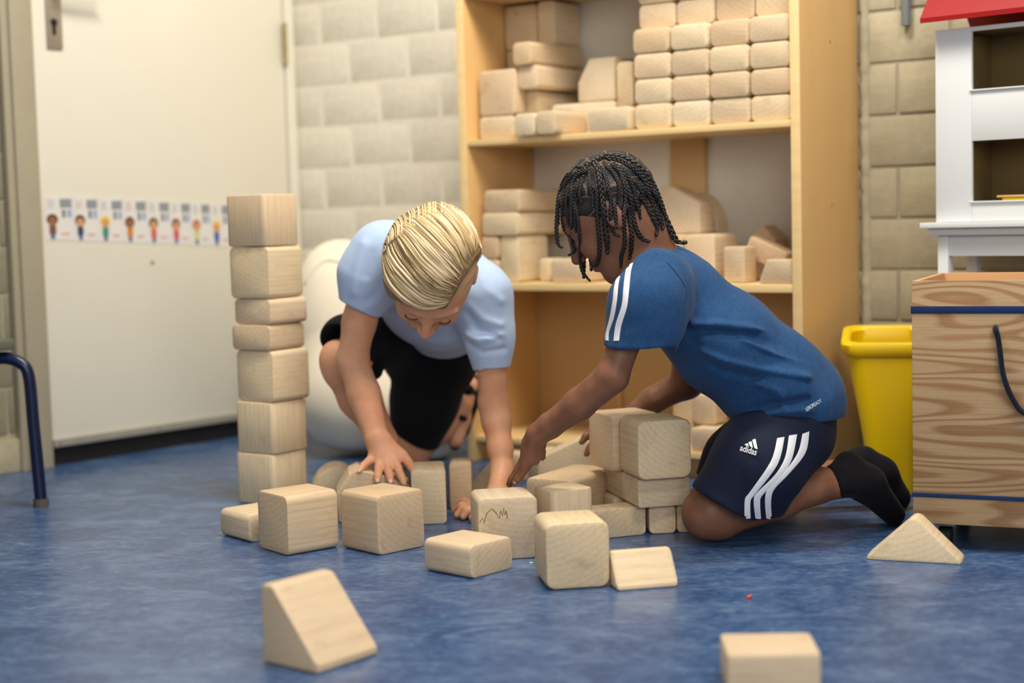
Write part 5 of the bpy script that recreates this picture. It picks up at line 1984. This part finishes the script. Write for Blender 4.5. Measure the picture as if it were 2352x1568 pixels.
# near hand, fingertips on the cube
q_ = 2.55 / 3600
br.cone(w_, at(1222, 1030, 2.535), 24 * q_, 24 * q_, 0.010)
br.cone(at(1222, 1018, 2.535), at(1207, 1066, 2.55), 24 * q_, 16 * q_, 0.008)
br.cone(at(1236, 1026, 2.528), at(1228, 1056, 2.535), 15 * q_, 13 * q_, 0.010)
for pts, rs in (([(1213, 1062, 2.545), (1202, 1082, 2.552), (1190, 1098, 2.560), (1181, 1110, 2.566)], [11, 9.5, 8.5, 6.5]),
                ([(1206, 1060, 2.560), (1192, 1082, 2.572), (1178, 1102, 2.580), (1170, 1114, 2.585)], [11, 9, 8, 6.5]),
                ([(1202, 1054, 2.572), (1188, 1078, 2.586), (1174, 1100, 2.594), (1168, 1112, 2.598)], [10, 8.5, 7.5, 6.5]),
                ([(1204, 1050, 2.584), (1192, 1074, 2.600), (1180, 1094, 2.610)], [9, 7.5, 6.5]),
                ([(1236, 1022, 2.545), (1244, 1036, 2.565), (1246, 1050, 2.572)], [12, 10, 8])):
    br.chain(F3(pts), [r * q_ for r in rs], 0.003)
# far arm
q_ = 2.85 / 3600
br.chain([at(1530, 655, 2.75), at(1585, 800, 2.82), at(1578, 878, 2.84)], [0.034, 0.031, 0.030], 0.01)
br.chain([at(1578, 878, 2.84), at(1500, 918, 2.85), at(1425, 975, 2.86)], [36 * q_, 30 * q_, 22 * q_], 0.01)
br.cone(at(1425, 975, 2.86), at(1385, 1000, 2.865), 22 * q_, 22 * q_, 0.01)
for pts, rs in (([(1378, 990, 2.865), (1360, 990, 2.86), (1345, 1003, 2.855), (1336, 1015, 2.852)], [13, 9.5, 9, 7]),
                ([(1376, 1004, 2.86), (1364, 1016, 2.855), (1355, 1030, 2.852), (1347, 1042, 2.85)], [13, 9.5, 9, 7.5]),
                ([(1380, 1008, 2.855), (1374, 1026, 2.85), (1368, 1046, 2.846)], [12, 9, 8]),
                ([(1388, 1010, 2.85), (1384, 1030, 2.845), (1380, 1052, 2.84)], [12, 9, 8]),
                ([(1392, 985, 2.87), (1378, 972, 2.875), (1364, 968, 2.88)], [12, 10, 8])):
    br.chain(F3(pts), [r * q_ for r in rs], 0.003)
# near leg
hp2, kn2, an2 = at(1800, 985, 2.575), at(1630, 1176, 2.545), at(1925, 1108, 2.60)
kn2[2] = max(kn2[2], 0.046)
q_ = 2.57 / 3600
br.cone(hp2, kn2, 0.048, 0.043, 0.015)
br.cone(at(1622, 1182, 2.545), at(1655, 1190, 2.55), 52 * q_, 46 * q_, 0.015)
br.chain([at(1650, 1186, 2.55), at(1790, 1140, 2.575), at(1870, 1115, 2.59), an2], [48 * q_, 50 * q_, 42 * q_, 36 * q_], 0.012)
br.chain([an2, at(1990, 1110, 2.63), at(2050, 1180, 2.65)], [0.024, 0.024, 0.016], 0.01)
# far leg
hp3, kn3, an3 = at(1790, 960, 2.70), at(1640, 1150, 2.78), at(1960, 1085, 2.80)
br.cone(hp3, kn3, 0.048, 0.042, 0.015)
br.chain([kn3, at(1800, 1110, 2.79), an3], [0.042, 0.036, 0.026], 0.012)
br.chain([an3, at(2010, 1080, 2.80), at(2062, 1150, 2.80)], [0.026, 0.024, 0.018], 0.01)
br.cut((0, 0, 0.0015), (0, 0, -1))
V_, Q_ = br.mesh(2)
base_c = (float(kn2[0]) + 0.12, 2.62, 0.0)
boyB = link_mesh('person', V_, Q_, MAT['skin_dark'], base=base_c, smooth=180)
tag(boyB, 'boy with black braids in blue t-shirt and navy striped shorts kneeling, reaching towards blocks', 'person')
bvB = bvh_of(boyB)
del br

# shirt
sv = Vol((0.10, 2.30, 0.20), (0.62, 2.92, 0.56), 0.0031)
q_ = 2.62 / 3600
sv.chain([at(1540, 678, 2.62), at(1662, 786, 2.62), at(1775, 872, 2.62), at(1830, 912, 2.62)],
         [100 * q_, 118 * q_, 116 * q_, 112 * q_], 0.02, flat=(ly, 0.66))
sv.cone(at(1512, 598, 2.61), at(1560, 660, 2.62), 50 * q_, 82 * q_, 0.03, flat=(ly, 0.75))
sv.cone(at(1755, 900, 2.60), at(1775, 925, 2.59), 92 * q_, 86 * q_, 0.03, flat=(ly, 0.8))
# near sleeve
sv.chain([at(1515, 640, 2.50), at(1490, 700, 2.468), at(1466, 800, 2.458)], [64 * q_, 75 * q_, 75 * q_], 0.045)
# far sleeve
sv.chain([at(1530, 650, 2.74), at(1570, 760, 2.80)], [60 * q_, 50 * q_], 0.022)
# near cuff
ca, cb_ = at(1390, 793, 2.458), at(1536, 789, 2.458)
dcut = np.cross(cb_ - ca, np.array([0, 1.0, 0.10]))
if dcut[2] > 0:
    dcut = -dcut
dn = dcut / np.linalg.norm(dcut)
cc_ = (ca + cb_) / 2
X_, Y_, Z_ = sv.ax[0][:, None, None], sv.ax[1][None, :, None], sv.ax[2][None, None, :]
dd_ = ((X_ - cc_[0]) * dn[0] + (Y_ - cc_[1]) * dn[1] + (Z_ - cc_[2]) * dn[2])
reg = (np.abs(X_ - cc_[0]) < 0.085) & (Y_ < 2.53) & (dd_ > -0.003) & (dd_ < 0.08) & (X_ < cc_[0] + 0.058)
tor = Vol((0.10, 2.30, 0.20), (0.62, 2.92, 0.56), 0.0031)
tor.chain([at(1540, 678, 2.62), at(1662, 786, 2.62), at(1775, 872, 2.62), at(1830, 912, 2.62)],
          [100 * q_, 118 * q_, 116 * q_, 112 * q_], 0.02, flat=(ly, 0.66))
sv.F = np.where(reg, np.maximum(sv.F, np.minimum(dd_, tor.F)), sv.F).astype(np.float32)
del tor
sv.cone(cc_ - dn * 0.02, cc_ + dn * 0.02, 0.036, 0.040, 0.0, 's')
# waist hem
h1, h2_ = at(1668, 974, 2.55), at(1946, 938, 2.60)
nh = np.cross(h2_ - h1, np.array([0.0, 1.0, 0.10]))
if nh[2] > 0:
    nh = -nh
sv.cut(h1 + np.array([0, 0, -0.006]), nh)
sv.chain([at(1815, 960, 2.62), at(1800, 1030, 2.62)], [86 * q_, 90 * q_], 0.0, 's', flat=(ly, 0.72))
# neck opening
sv.cone(HP2(-0.035, -0.04, 0), nb2 * 0.8 + HP2(-0.035, -0.045, 0) * 0.2, 0.056, 0.050, 0.003, 's')
for pl_, wd_, am_ in (([(1590, 743), (1660, 744), (1728, 752), (1800, 768), (1862, 805)], 0.0055, 0.005), ([(1590, 765), (1660, 764), (1728, 776), (1800, 795), (1850, 822)], 0.006, -0.0045),
                      ([(1577, 792), (1662, 828), (1751, 848), (1862, 866)], 0.0055, 0.005), ([(1590, 818), (1660, 852), (1740, 872)], 0.006, -0.004),
                      ([(1700, 775), (1780, 812), (1870, 838)], 0.005, 0.004), ([(1720, 950), (1782, 928), (1853, 918)], 0.007, -0.006),
                      ([(1690, 966), (1730, 962), (1790, 948), (1860, 940)], 0.007, 0.004), ([(1560, 730), (1585, 760), (1600, 800)], 0.008, -0.005),
                      ([(1440, 770), (1500, 745), (1560, 700)], 0.006, 0.004), ([(1450, 740), (1510, 720), (1560, 680)], 0.006, -0.003),
                      ([(1470, 785), (1520, 770), (1560, 745)], 0.005, -0.003), ([(1540, 800), (1600, 860), (1640, 930)], 0.008, 0.003),
                      ([(1740, 880), (1790, 900), (1800, 930)], 0.006, 0.003), ([(1745, 700), (1790, 745), (1830, 775)], 0.006, 0.003)):
    Yg = 2.47
    sv.fold([at(u, v, 2.43 if u < 1560 and v < 800 else 2.49) for u, v in pl_], wd_, am_ * 1.45)
sv.noise(0.0010, 70, 6)
V_, Q_ = sv.mesh(2)
shB = link_mesh('t_shirt', V_, Q_, MAT['shirt_blue'], boyB, smooth=180, label='heather blue sports t-shirt')
bvS = bvh_of(shB)
del sv
# collar
m_ = MB()
P_ = []
for t in np.linspace(0, 2 * pi, 25)[:-1]:
    axn = HP2(-0.035, -0.045, 0) - nb2
    axn /= np.linalg.norm(axn)
    a_, b2_, c3 = frame(axn, (0, 1, 0))
    P_.append(nb2 + axn * 0.022 + (b2_ * cos(t) + c3 * sin(t)) * 0.052)
P_.append(P_[0])
# shorts
so = Vol((0.22, 2.34, -0.01), (0.62, 2.92, 0.33), 0.0031)
so.chain([at(1815, 930, 2.62), at(1812, 985, 2.62)], [104 * q_, 106 * q_], 0.0, flat=(ly, 0.70))
so.chain([at(1795, 990, 2.56), at(1745, 1060, 2.535), at(1668, 1150, 2.53)], [104 * q_, 100 * q_, 84 * q_], 0.03)
so.cone(at(1740, 1120, 2.535), at(1752, 1160, 2.535), 62 * q_, 46 * q_, 0.03)
so.chain([at(1780, 975, 2.70), at(1700, 1060, 2.76), at(1660, 1120, 2.78)], [88 * q_, 84 * q_, 74 * q_], 0.03)
ha, hb2 = at(1603, 1124, 2.53), at(1712, 1182, 2.53)
nn2 = np.cross(hb2 - ha, np.array([0, 1.0, 0.0]))
if nn2[2] > 0:
    nn2 = -nn2
so.cut(ha, nn2)
so.cut(at(1740, 1192, 2.50), (0, 0.0, -1))
nd = nn2 / np.linalg.norm(nn2)
kc_ = at(1652, 1168, 2.54)
so.cone(kc_ - nd * 0.03 + np.array([.012, 0, 0.012]), kc_ + nd * 0.02 + np.array([-0.01, 0, -.01]), 0.046, 0.049, 0.0, 's')
so.cone(at(1700, 1178, 2.55), at(1790, 1142, 2.57), 0.036, 0.038, 0.0, 's')
for pl_, wd_, am_ in (([(1668, 1025), (1700, 1045), (1740, 1060)], 0.006, -0.0025), ([(1640, 1060), (1670, 1050), (1690, 1070)], 0.006, 0.003),
                      ([(1700, 1085), (1712, 1120), (1700, 1160)], 0.007, -0.003), ([(1770, 1080), (1740, 1130), (1735, 1170)], 0.006, 0.002)):
    so.fold([at(u, v, 2.44) for u, v in pl_], wd_, am_ * 1.6)
V_, Q_ = so.mesh(2)
shoB = link_mesh('shorts', V_, Q_, MAT['shorts_navy'], boyB, smooth=180, label='navy shorts with three white side stripes')
bvP = bvh_of(shoB)
del so
# stripes on the shorts
st3 = [([(1785, 1006), (1770, 1060), (1722, 1130), (1711, 1146), (1710, 1190)], [(1802, 1003), (1786, 1066), (1735, 1134), (1724, 1150), (1724, 1190)]),
       ([(1812, 1000), (1803, 1050), (1780, 1090), (1738, 1132), (1731, 1150), (1735, 1190)], [(1831, 997), (1818, 1056), (1790, 1098), (1752, 1136), (1746, 1152), (1748, 1191)]),
       ([(1843, 996), (1832, 1040), (1800, 1085), (1764, 1122), (1757, 1150), (1760, 1190)], [(1859, 990), (1850, 1040), (1812, 1088), (1778, 1124), (1771, 1152), (1773, 1191)])]
for l_, r__ in st3:
    ribbon('white_stripe', bvP, l_, r__, MAT['white_print'], shoB, n=40)
st2 = [([(1462, 582), (1444, 640), (1426, 700), (1416, 760), (1409, 783)], [(1448, 584), (1430, 640), (1423, 700), (1404, 755), (1398, 782)]),
       ([(1437, 612), (1421, 650), (1416, 690), (1408, 730), (1400, 770)], [(1424, 625), (1412, 660), (1409, 690), (1398, 735), (1392, 772)])]
st2 = [([(1447, 588), (1437, 622), (1432, 660), (1428, 700), (1414, 745), (1409, 783)], [(1464, 578), (1450, 618), (1445, 664), (1440, 705), (1427, 748), (1422, 782)]),
       ([(1418, 628), (1410, 660), (1407, 690), (1400, 730), (1391, 765), (1390, 781)], [(1429, 616), (1421, 650), (1417, 690), (1410, 730), (1399, 762), (1398, 782)])]
for l_, r__ in st2:
    ribbon('white_stripe', bvS, l_, r__, MAT['white_print'], shB, n=40)
project_text('lettering', 'AEROREADY', bvS, (1851, 946), 11.5, radians(-33), MAT['white_print'], shB, shear=0.1, bold=0.0, xs=0.66)
project_text('lettering', 'adidas', bvP, (1699, 1034), 20.5, radians(17), MAT['white_print'], shoB, bold=0.30, xs=0.78)
k6 = 6.27
for poly_ in ([(940, 882), (978, 866), (995, 868), (1003, 908), (968, 900)], [(998, 852), (1042, 834), (1062, 925), (1024, 914)], [(1052, 817), (1100, 800), (1130, 950), (1086, 936)]):
    patch('logo_bar', bvP, [(1560 + x / k6, 880 + y / k6) for x, y in poly_], MAT['white_print'], shoB)
# side seam of the sleeve
P_ = []
for u, v in ((1506, 582), (1540, 612), (1562, 640), (1577, 668), (1570, 700)):
    p, n_ = cast(bvS, u, v)
    if p is not None:
        P_.append(p + n_ * 0.0002)
m_ = MB(); m_.tube(smooth_pts(P_), 0.0007, 5)
m_.build('sleeve_seam', MAT['shorts_navy'], shB)
# socks
for nm, pts, rs in (('sock', [(1912, 1108, 2.597), (1935, 1100, 2.60), (1948, 1068, 2.615), (1990, 1110, 2.63), (2052, 1180, 2.652)], [0, 0.0275, 0.024, 0.030, 0.020]),
                    ('sock', [(1942, 1088, 2.80), (1965, 1072, 2.80), (1985, 1058, 2.80), (2020, 1090, 2.80), (2058, 1142, 2.80)], [0, 0.029, 0.027, 0.031, 0.026])):
    sk = Vol((0.50, 2.50, -0.01), (0.78, 2.92, 0.20), 0.003)
    P_ = F3(pts)
    sk.cone(P_[0], P_[1], 0.0278, 0.0285, 0.0)
    sk.cone(P_[1], P_[3], rs[1], rs[3], 0.012)
    sk.cone(P_[2], P_[3], rs[2], rs[3], 0.012)
    sk.cone(P_[3], P_[4], rs[3], rs[4], 0.010)
    sk.cut_near(P_[0], P_[0] - P_[1], 0.05)
    sk.cut((0, 0, 0.001), (0, 0, -1))
    V_, Q_ = sk.mesh(2)
    link_mesh(nm, V_, Q_, MAT['sock'], boyB, smooth=180, label='black sock')

# scalp hair with partings and long braids
cap = Vol(H2 - 0.14, H2 + 0.14, 0.0028)
cap.ell(HP2(-0.014, 0.024, 0), (f2, u2, r2_), (0.0925 * S2, 0.0835 * S2, 0.0745 * S2), 0.0)
cap.cut(HP2(0.062, 0.040, 0), f2 * 0.9 - u2 * 0.45)
cap.cut(HP2(-0.03, -0.036, 0), -u2 * 0.85 + f2 * 0.50)
cap.noise(0.0007, 190, 9)
V_, Q_ = cap.mesh(2)
mh2, nt, b = new_mat('braided_scalp')
tc = N(nt, 'ShaderNodeTexCoord')
vo = N(nt, 'ShaderNodeTexVoronoi', feature='DISTANCE_TO_EDGE')
vo.inputs['Scale'].default_value = 33.0
vo.inputs['Randomness'].default_value = 0.75
nt.links.new(tc.outputs['Object'], vo.inputs['Vector'])
nz = N(nt, 'ShaderNodeTexNoise', Scale=420.0, Detail=4.0)
nt.links.new(tc.outputs['Object'], nz.inputs['Vector'])
ad = N(nt, 'ShaderNodeMath', operation='MULTIPLY_ADD'); ad.inputs[1].default_value = 0.05
nt.links.new(nz.outputs[0], ad.inputs[0]); nt.links.new(vo.outputs[0], ad.inputs[2])
rp = ramp(nt, [(0.040, s2l(112, 82, 66)), (0.075, s2l(26, 23, 23))])
nt.links.new(ad.outputs[0], rp.inputs[0]); nt.links.new(rp.outputs[0], b.inputs['Base Color'])
b.inputs['Roughness'].default_value = 0.6
bump(nt, b, nz.outputs[0], 0.6, 0.002)
hc2 = link_mesh('hair', V_, Q_, mh2, boyB, smooth=180, label='black hair parted in squares for braids')
allv = [np.array(v.co) + np.array(boyB['_b']) for v in boyB.data.vertices]
bvh2 = bvh_of(hc2)
mbr = plain('braid_black', s2l(34, 30, 30), 0.42, noise=0.3, scale=600)


def first_hit(u, v):
    c = [x for x in (cast(bvh2, u, v), cast(bvB, u, v), cast(bvS, u, v)) if x[0] is not None]
    if not c:
        return None, None
    return min(c, key=lambda x: x[0][1])


def plait(name, P3, rad, label=None):
    """three strands interlaced along a path"""
    P = smooth_pts(P3, 6)
    P = [np.asarray(p) for p in P]
    d = np.r_[0, np.cumsum([np.linalg.norm(P[i + 1] - P[i]) for i in range(len(P) - 1)])]
    L_ = d[-1]
    n = max(8, int(L_ / (rad * 0.62)))
    t = np.linspace(0, L_, n)
    A = np.array(P)
    Q = np.stack([np.interp(t, d, A[:, q]) for q in range(3)], 1)
    T = np.gradient(Q, axis=0)
    T /= np.linalg.norm(T, axis=1)[:, None] + 1e-9
    view = np.array([0, -1.0, 0.05])
    m_ = MB()
    for ph in range(3):
        pts, rr_ = [], []
        for i in range(n):
            side = np.cross(T[i], view); side /= np.linalg.norm(side) + 1e-9
            dep = np.cross(side, T[i])
            w_ = 2 * pi * (t[i] / (rad * 5.6)) + ph * 2 * pi / 3
            tp = min(1.0, (L_ - t[i]) / (rad * 4) * 0.5 + 0.5)
            pts.append(Q[i] + side * sin(w_) * rad * 0.66 * tp + dep * sin(2 * w_) * rad * 0.36 * tp)
            rr_.append(rad * 0.50 * tp)
        m_.tube(pts, rr_, 6)
    m_.tube([Q[-1] - T[-1] * rad * 0.5, Q[-1] + T[-1] * rad * 0.8], [rad * 0.8, rad * 0.5], 8)
    return m_.build(name, mbr, boyB, smooth=180)


BR = [([(640, 250), (600, 240), (545, 245), (495, 310), (440, 400), (395, 480), (370, 600), (355, 750), (350, 900), (365, 1030), (400, 1065)], 17),
      ([(660, 270), (600, 280), (540, 310), (470, 380), (430, 460), (415, 600), (410, 760), (430, 880), (480, 950)], 16),
      ([(680, 280), (600, 300), (545, 340), (515, 410), (505, 520), (500, 700), (505, 850), (510, 1000), (535, 1100), (480, 1145)], 15),
      ([(560, 560), (545, 620), (560, 720), (580, 850), (590, 1000), (595, 1200), (620, 1320), (690, 1405)], 15),
      ([(720, 430), (760, 480), (765, 600), (770, 750), (785, 900), (795, 1050), (785, 1180), (745, 1260), (708, 1235)], 19),
      ([(740, 190), (770, 240), (790, 310), (800, 400), (820, 550), (840, 700), (850, 850), (870, 1000), (875, 1110)], 25),
      ([(800, 230), (840, 300), (865, 380), (890, 480), (910, 600), (905, 750), (910, 850), (950, 930), (990, 945)], 17),
      ([(900, 220), (960, 240), (1005, 290), (1035, 370), (1060, 480), (1060, 600), (1045, 750), (1050, 900), (1050, 1050), (1020, 1150), (1015, 1260)], 18),
      ([(930, 200), (1000, 260), (1050, 360), (1090, 480), (1120, 600), (1135, 720), (1155, 820), (1185, 910), (1240, 980), (1295, 1000)], 20),
      ([(1090, 640), (1100, 720), (1110, 820), (1125, 950), (1120, 1080), (1108, 1170)], 20),
      ([(880, 150), (980, 160), (1090, 215), (1190, 300), (1260, 390), (1300, 500), (1335, 610), (1380, 710), (1420, 800), (1440, 870)], 21),
      ([(850, 130), (960, 135), (1080, 170), (1190, 240), (1290, 350), (1350, 480), (1400, 590), (1450, 720), (1500, 830), (1550, 940), (1600, 1010), (1670, 1015)], 27),
      ([(1080, 210), (1170, 260), (1250, 340), (1320, 440), (1380, 540), (1420, 650), (1465, 760), (1520, 860), (1580, 970)], 20),
      ([(1180, 520), (1250, 590), (1310, 680), (1350, 770), (1390, 850), (1380, 930)], 22),
      ([(960, 120), (880, 122), (800, 150), (720, 190), (650, 225), (590, 240)], 19),
      ([(760, 200), (745, 260), (750, 330), (765, 430)], 16),
      ([(1010, 330), (1060, 420), (1100, 500), (1150, 560), (1180, 640)], 16),
      ([(640, 330), (590, 380), (560, 450), (540, 540)], 15),
      ([(1150, 380), (1200, 440), (1240, 520), (1270, 600), (1300, 700)], 17),
      ([(700, 250), (690, 330), (700, 420), (720, 520), (725, 640)], 17),
      ([(1000, 230), (1060, 300), (1120, 400), (1160, 520), (1190, 640), (1215, 760)], 17),
      ([(1200, 400), (1260, 480), (1330, 580), (1380, 660), (1420, 760), (1450, 850)], 18),
      ([(1130, 190), (1220, 250), (1310, 350), (1370, 460), (1410, 560), (1445, 660), (1480, 760)], 19),
      ([(480, 300), (440, 350), (400, 430), (375, 520), (360, 620), (365, 740), (372, 820)], 15),
      ([(620, 360), (600, 430), (585, 520), (600, 600)], 15),
      ([(830, 180), (870, 230), (940, 300), (985, 390), (1000, 480), (985, 600)], 16),
      ([(1060, 135), (960, 112), (860, 122), (765, 160), (690, 212), (640, 260)], 20),
      ([(1180, 215), (1090, 150), (980, 118), (900, 110)], 20),
      ([(1270, 320), (1200, 230), (1110, 165), (1020, 130)], 20),
      ([(560, 400), (535, 470), (528, 560), (536, 680), (542, 800), (548, 900)], 15),
      ([(470, 440), (448, 540), (450, 660), (460, 760), (468, 850)], 15),
      ([(940, 560), (950, 650), (960, 760), (970, 850)], 16)]
for pts, rpx in BR:
    P_ = []
    Yl = 2.56
    for i, (x, y) in enumerate(pts):
        u, v = 1200 + x / 4.48, 330 + y / 4.48
        p, n_ = first_hit(u, v)
        rad = rpx * 1.22 / 4.48 * 2.55 / 3600
        if p is not None and abs(p[1] - Yl) < 0.09:
            yy = p[1] - rad * 0.75
            yy = Yl + max(-0.035, min(0.030, yy - Yl)) if i else yy
        else:
            yy = Yl
        Yl = yy
        P_.append(at(u, v, yy))
    plait('braid', P_, rad)
# braids on the far side of the head, mirrored from the near ones
for k, (a, b, c, ln_) in enumerate(((0.03, 0.09, 0.03, 0.13), (0.0, 0.09, 0.045, 0.15), (-0.04, 0.08, 0.05, 0.15), (0.055, 0.06, 0.04, 0.12), (-0.08, 0.05, 0.04, 0.14), (0.02, 0.06, 0.06, 0.13))):
    p0 = HP2(a, b, c)
    if (p0 - H2)[1] < 0:
        p0 = HP2(a, b, -c)
        sg = -1
    else:
        sg = 1
    outw = (p0 - H2); outw /= np.linalg.norm(outw)
    p1 = HP2(a, b * 0.3, sg * 0.086)
    plait('braid', [p0, (p0 + p1) / 2 + outw * 0.012, p1, p1 - ZV * ln_ * 0.4, p1 - ZV * ln_ * 0.75], 0.0042)
m_ = MB()
p, n_ = cast(bvB, 1182, 1108)
if p is not None:
    a = np.cross(n_, [0, 0, 1.0]); a /= np.linalg.norm(a); b_ = np.cross(n_, a)
    m_.raw([p + n_ * 0.0006 + (a * cos(t) * 0.003 + b_ * sin(t) * 0.004) for t in np.linspace(0, 2 * pi, 13)[:-1]] + [p + n_ * 0.0012], [(k, (k + 1) % 12, 12) for k in range(12)])
    m_.build('fingernail', MAT['nail_dark'], boyB, smooth=180)
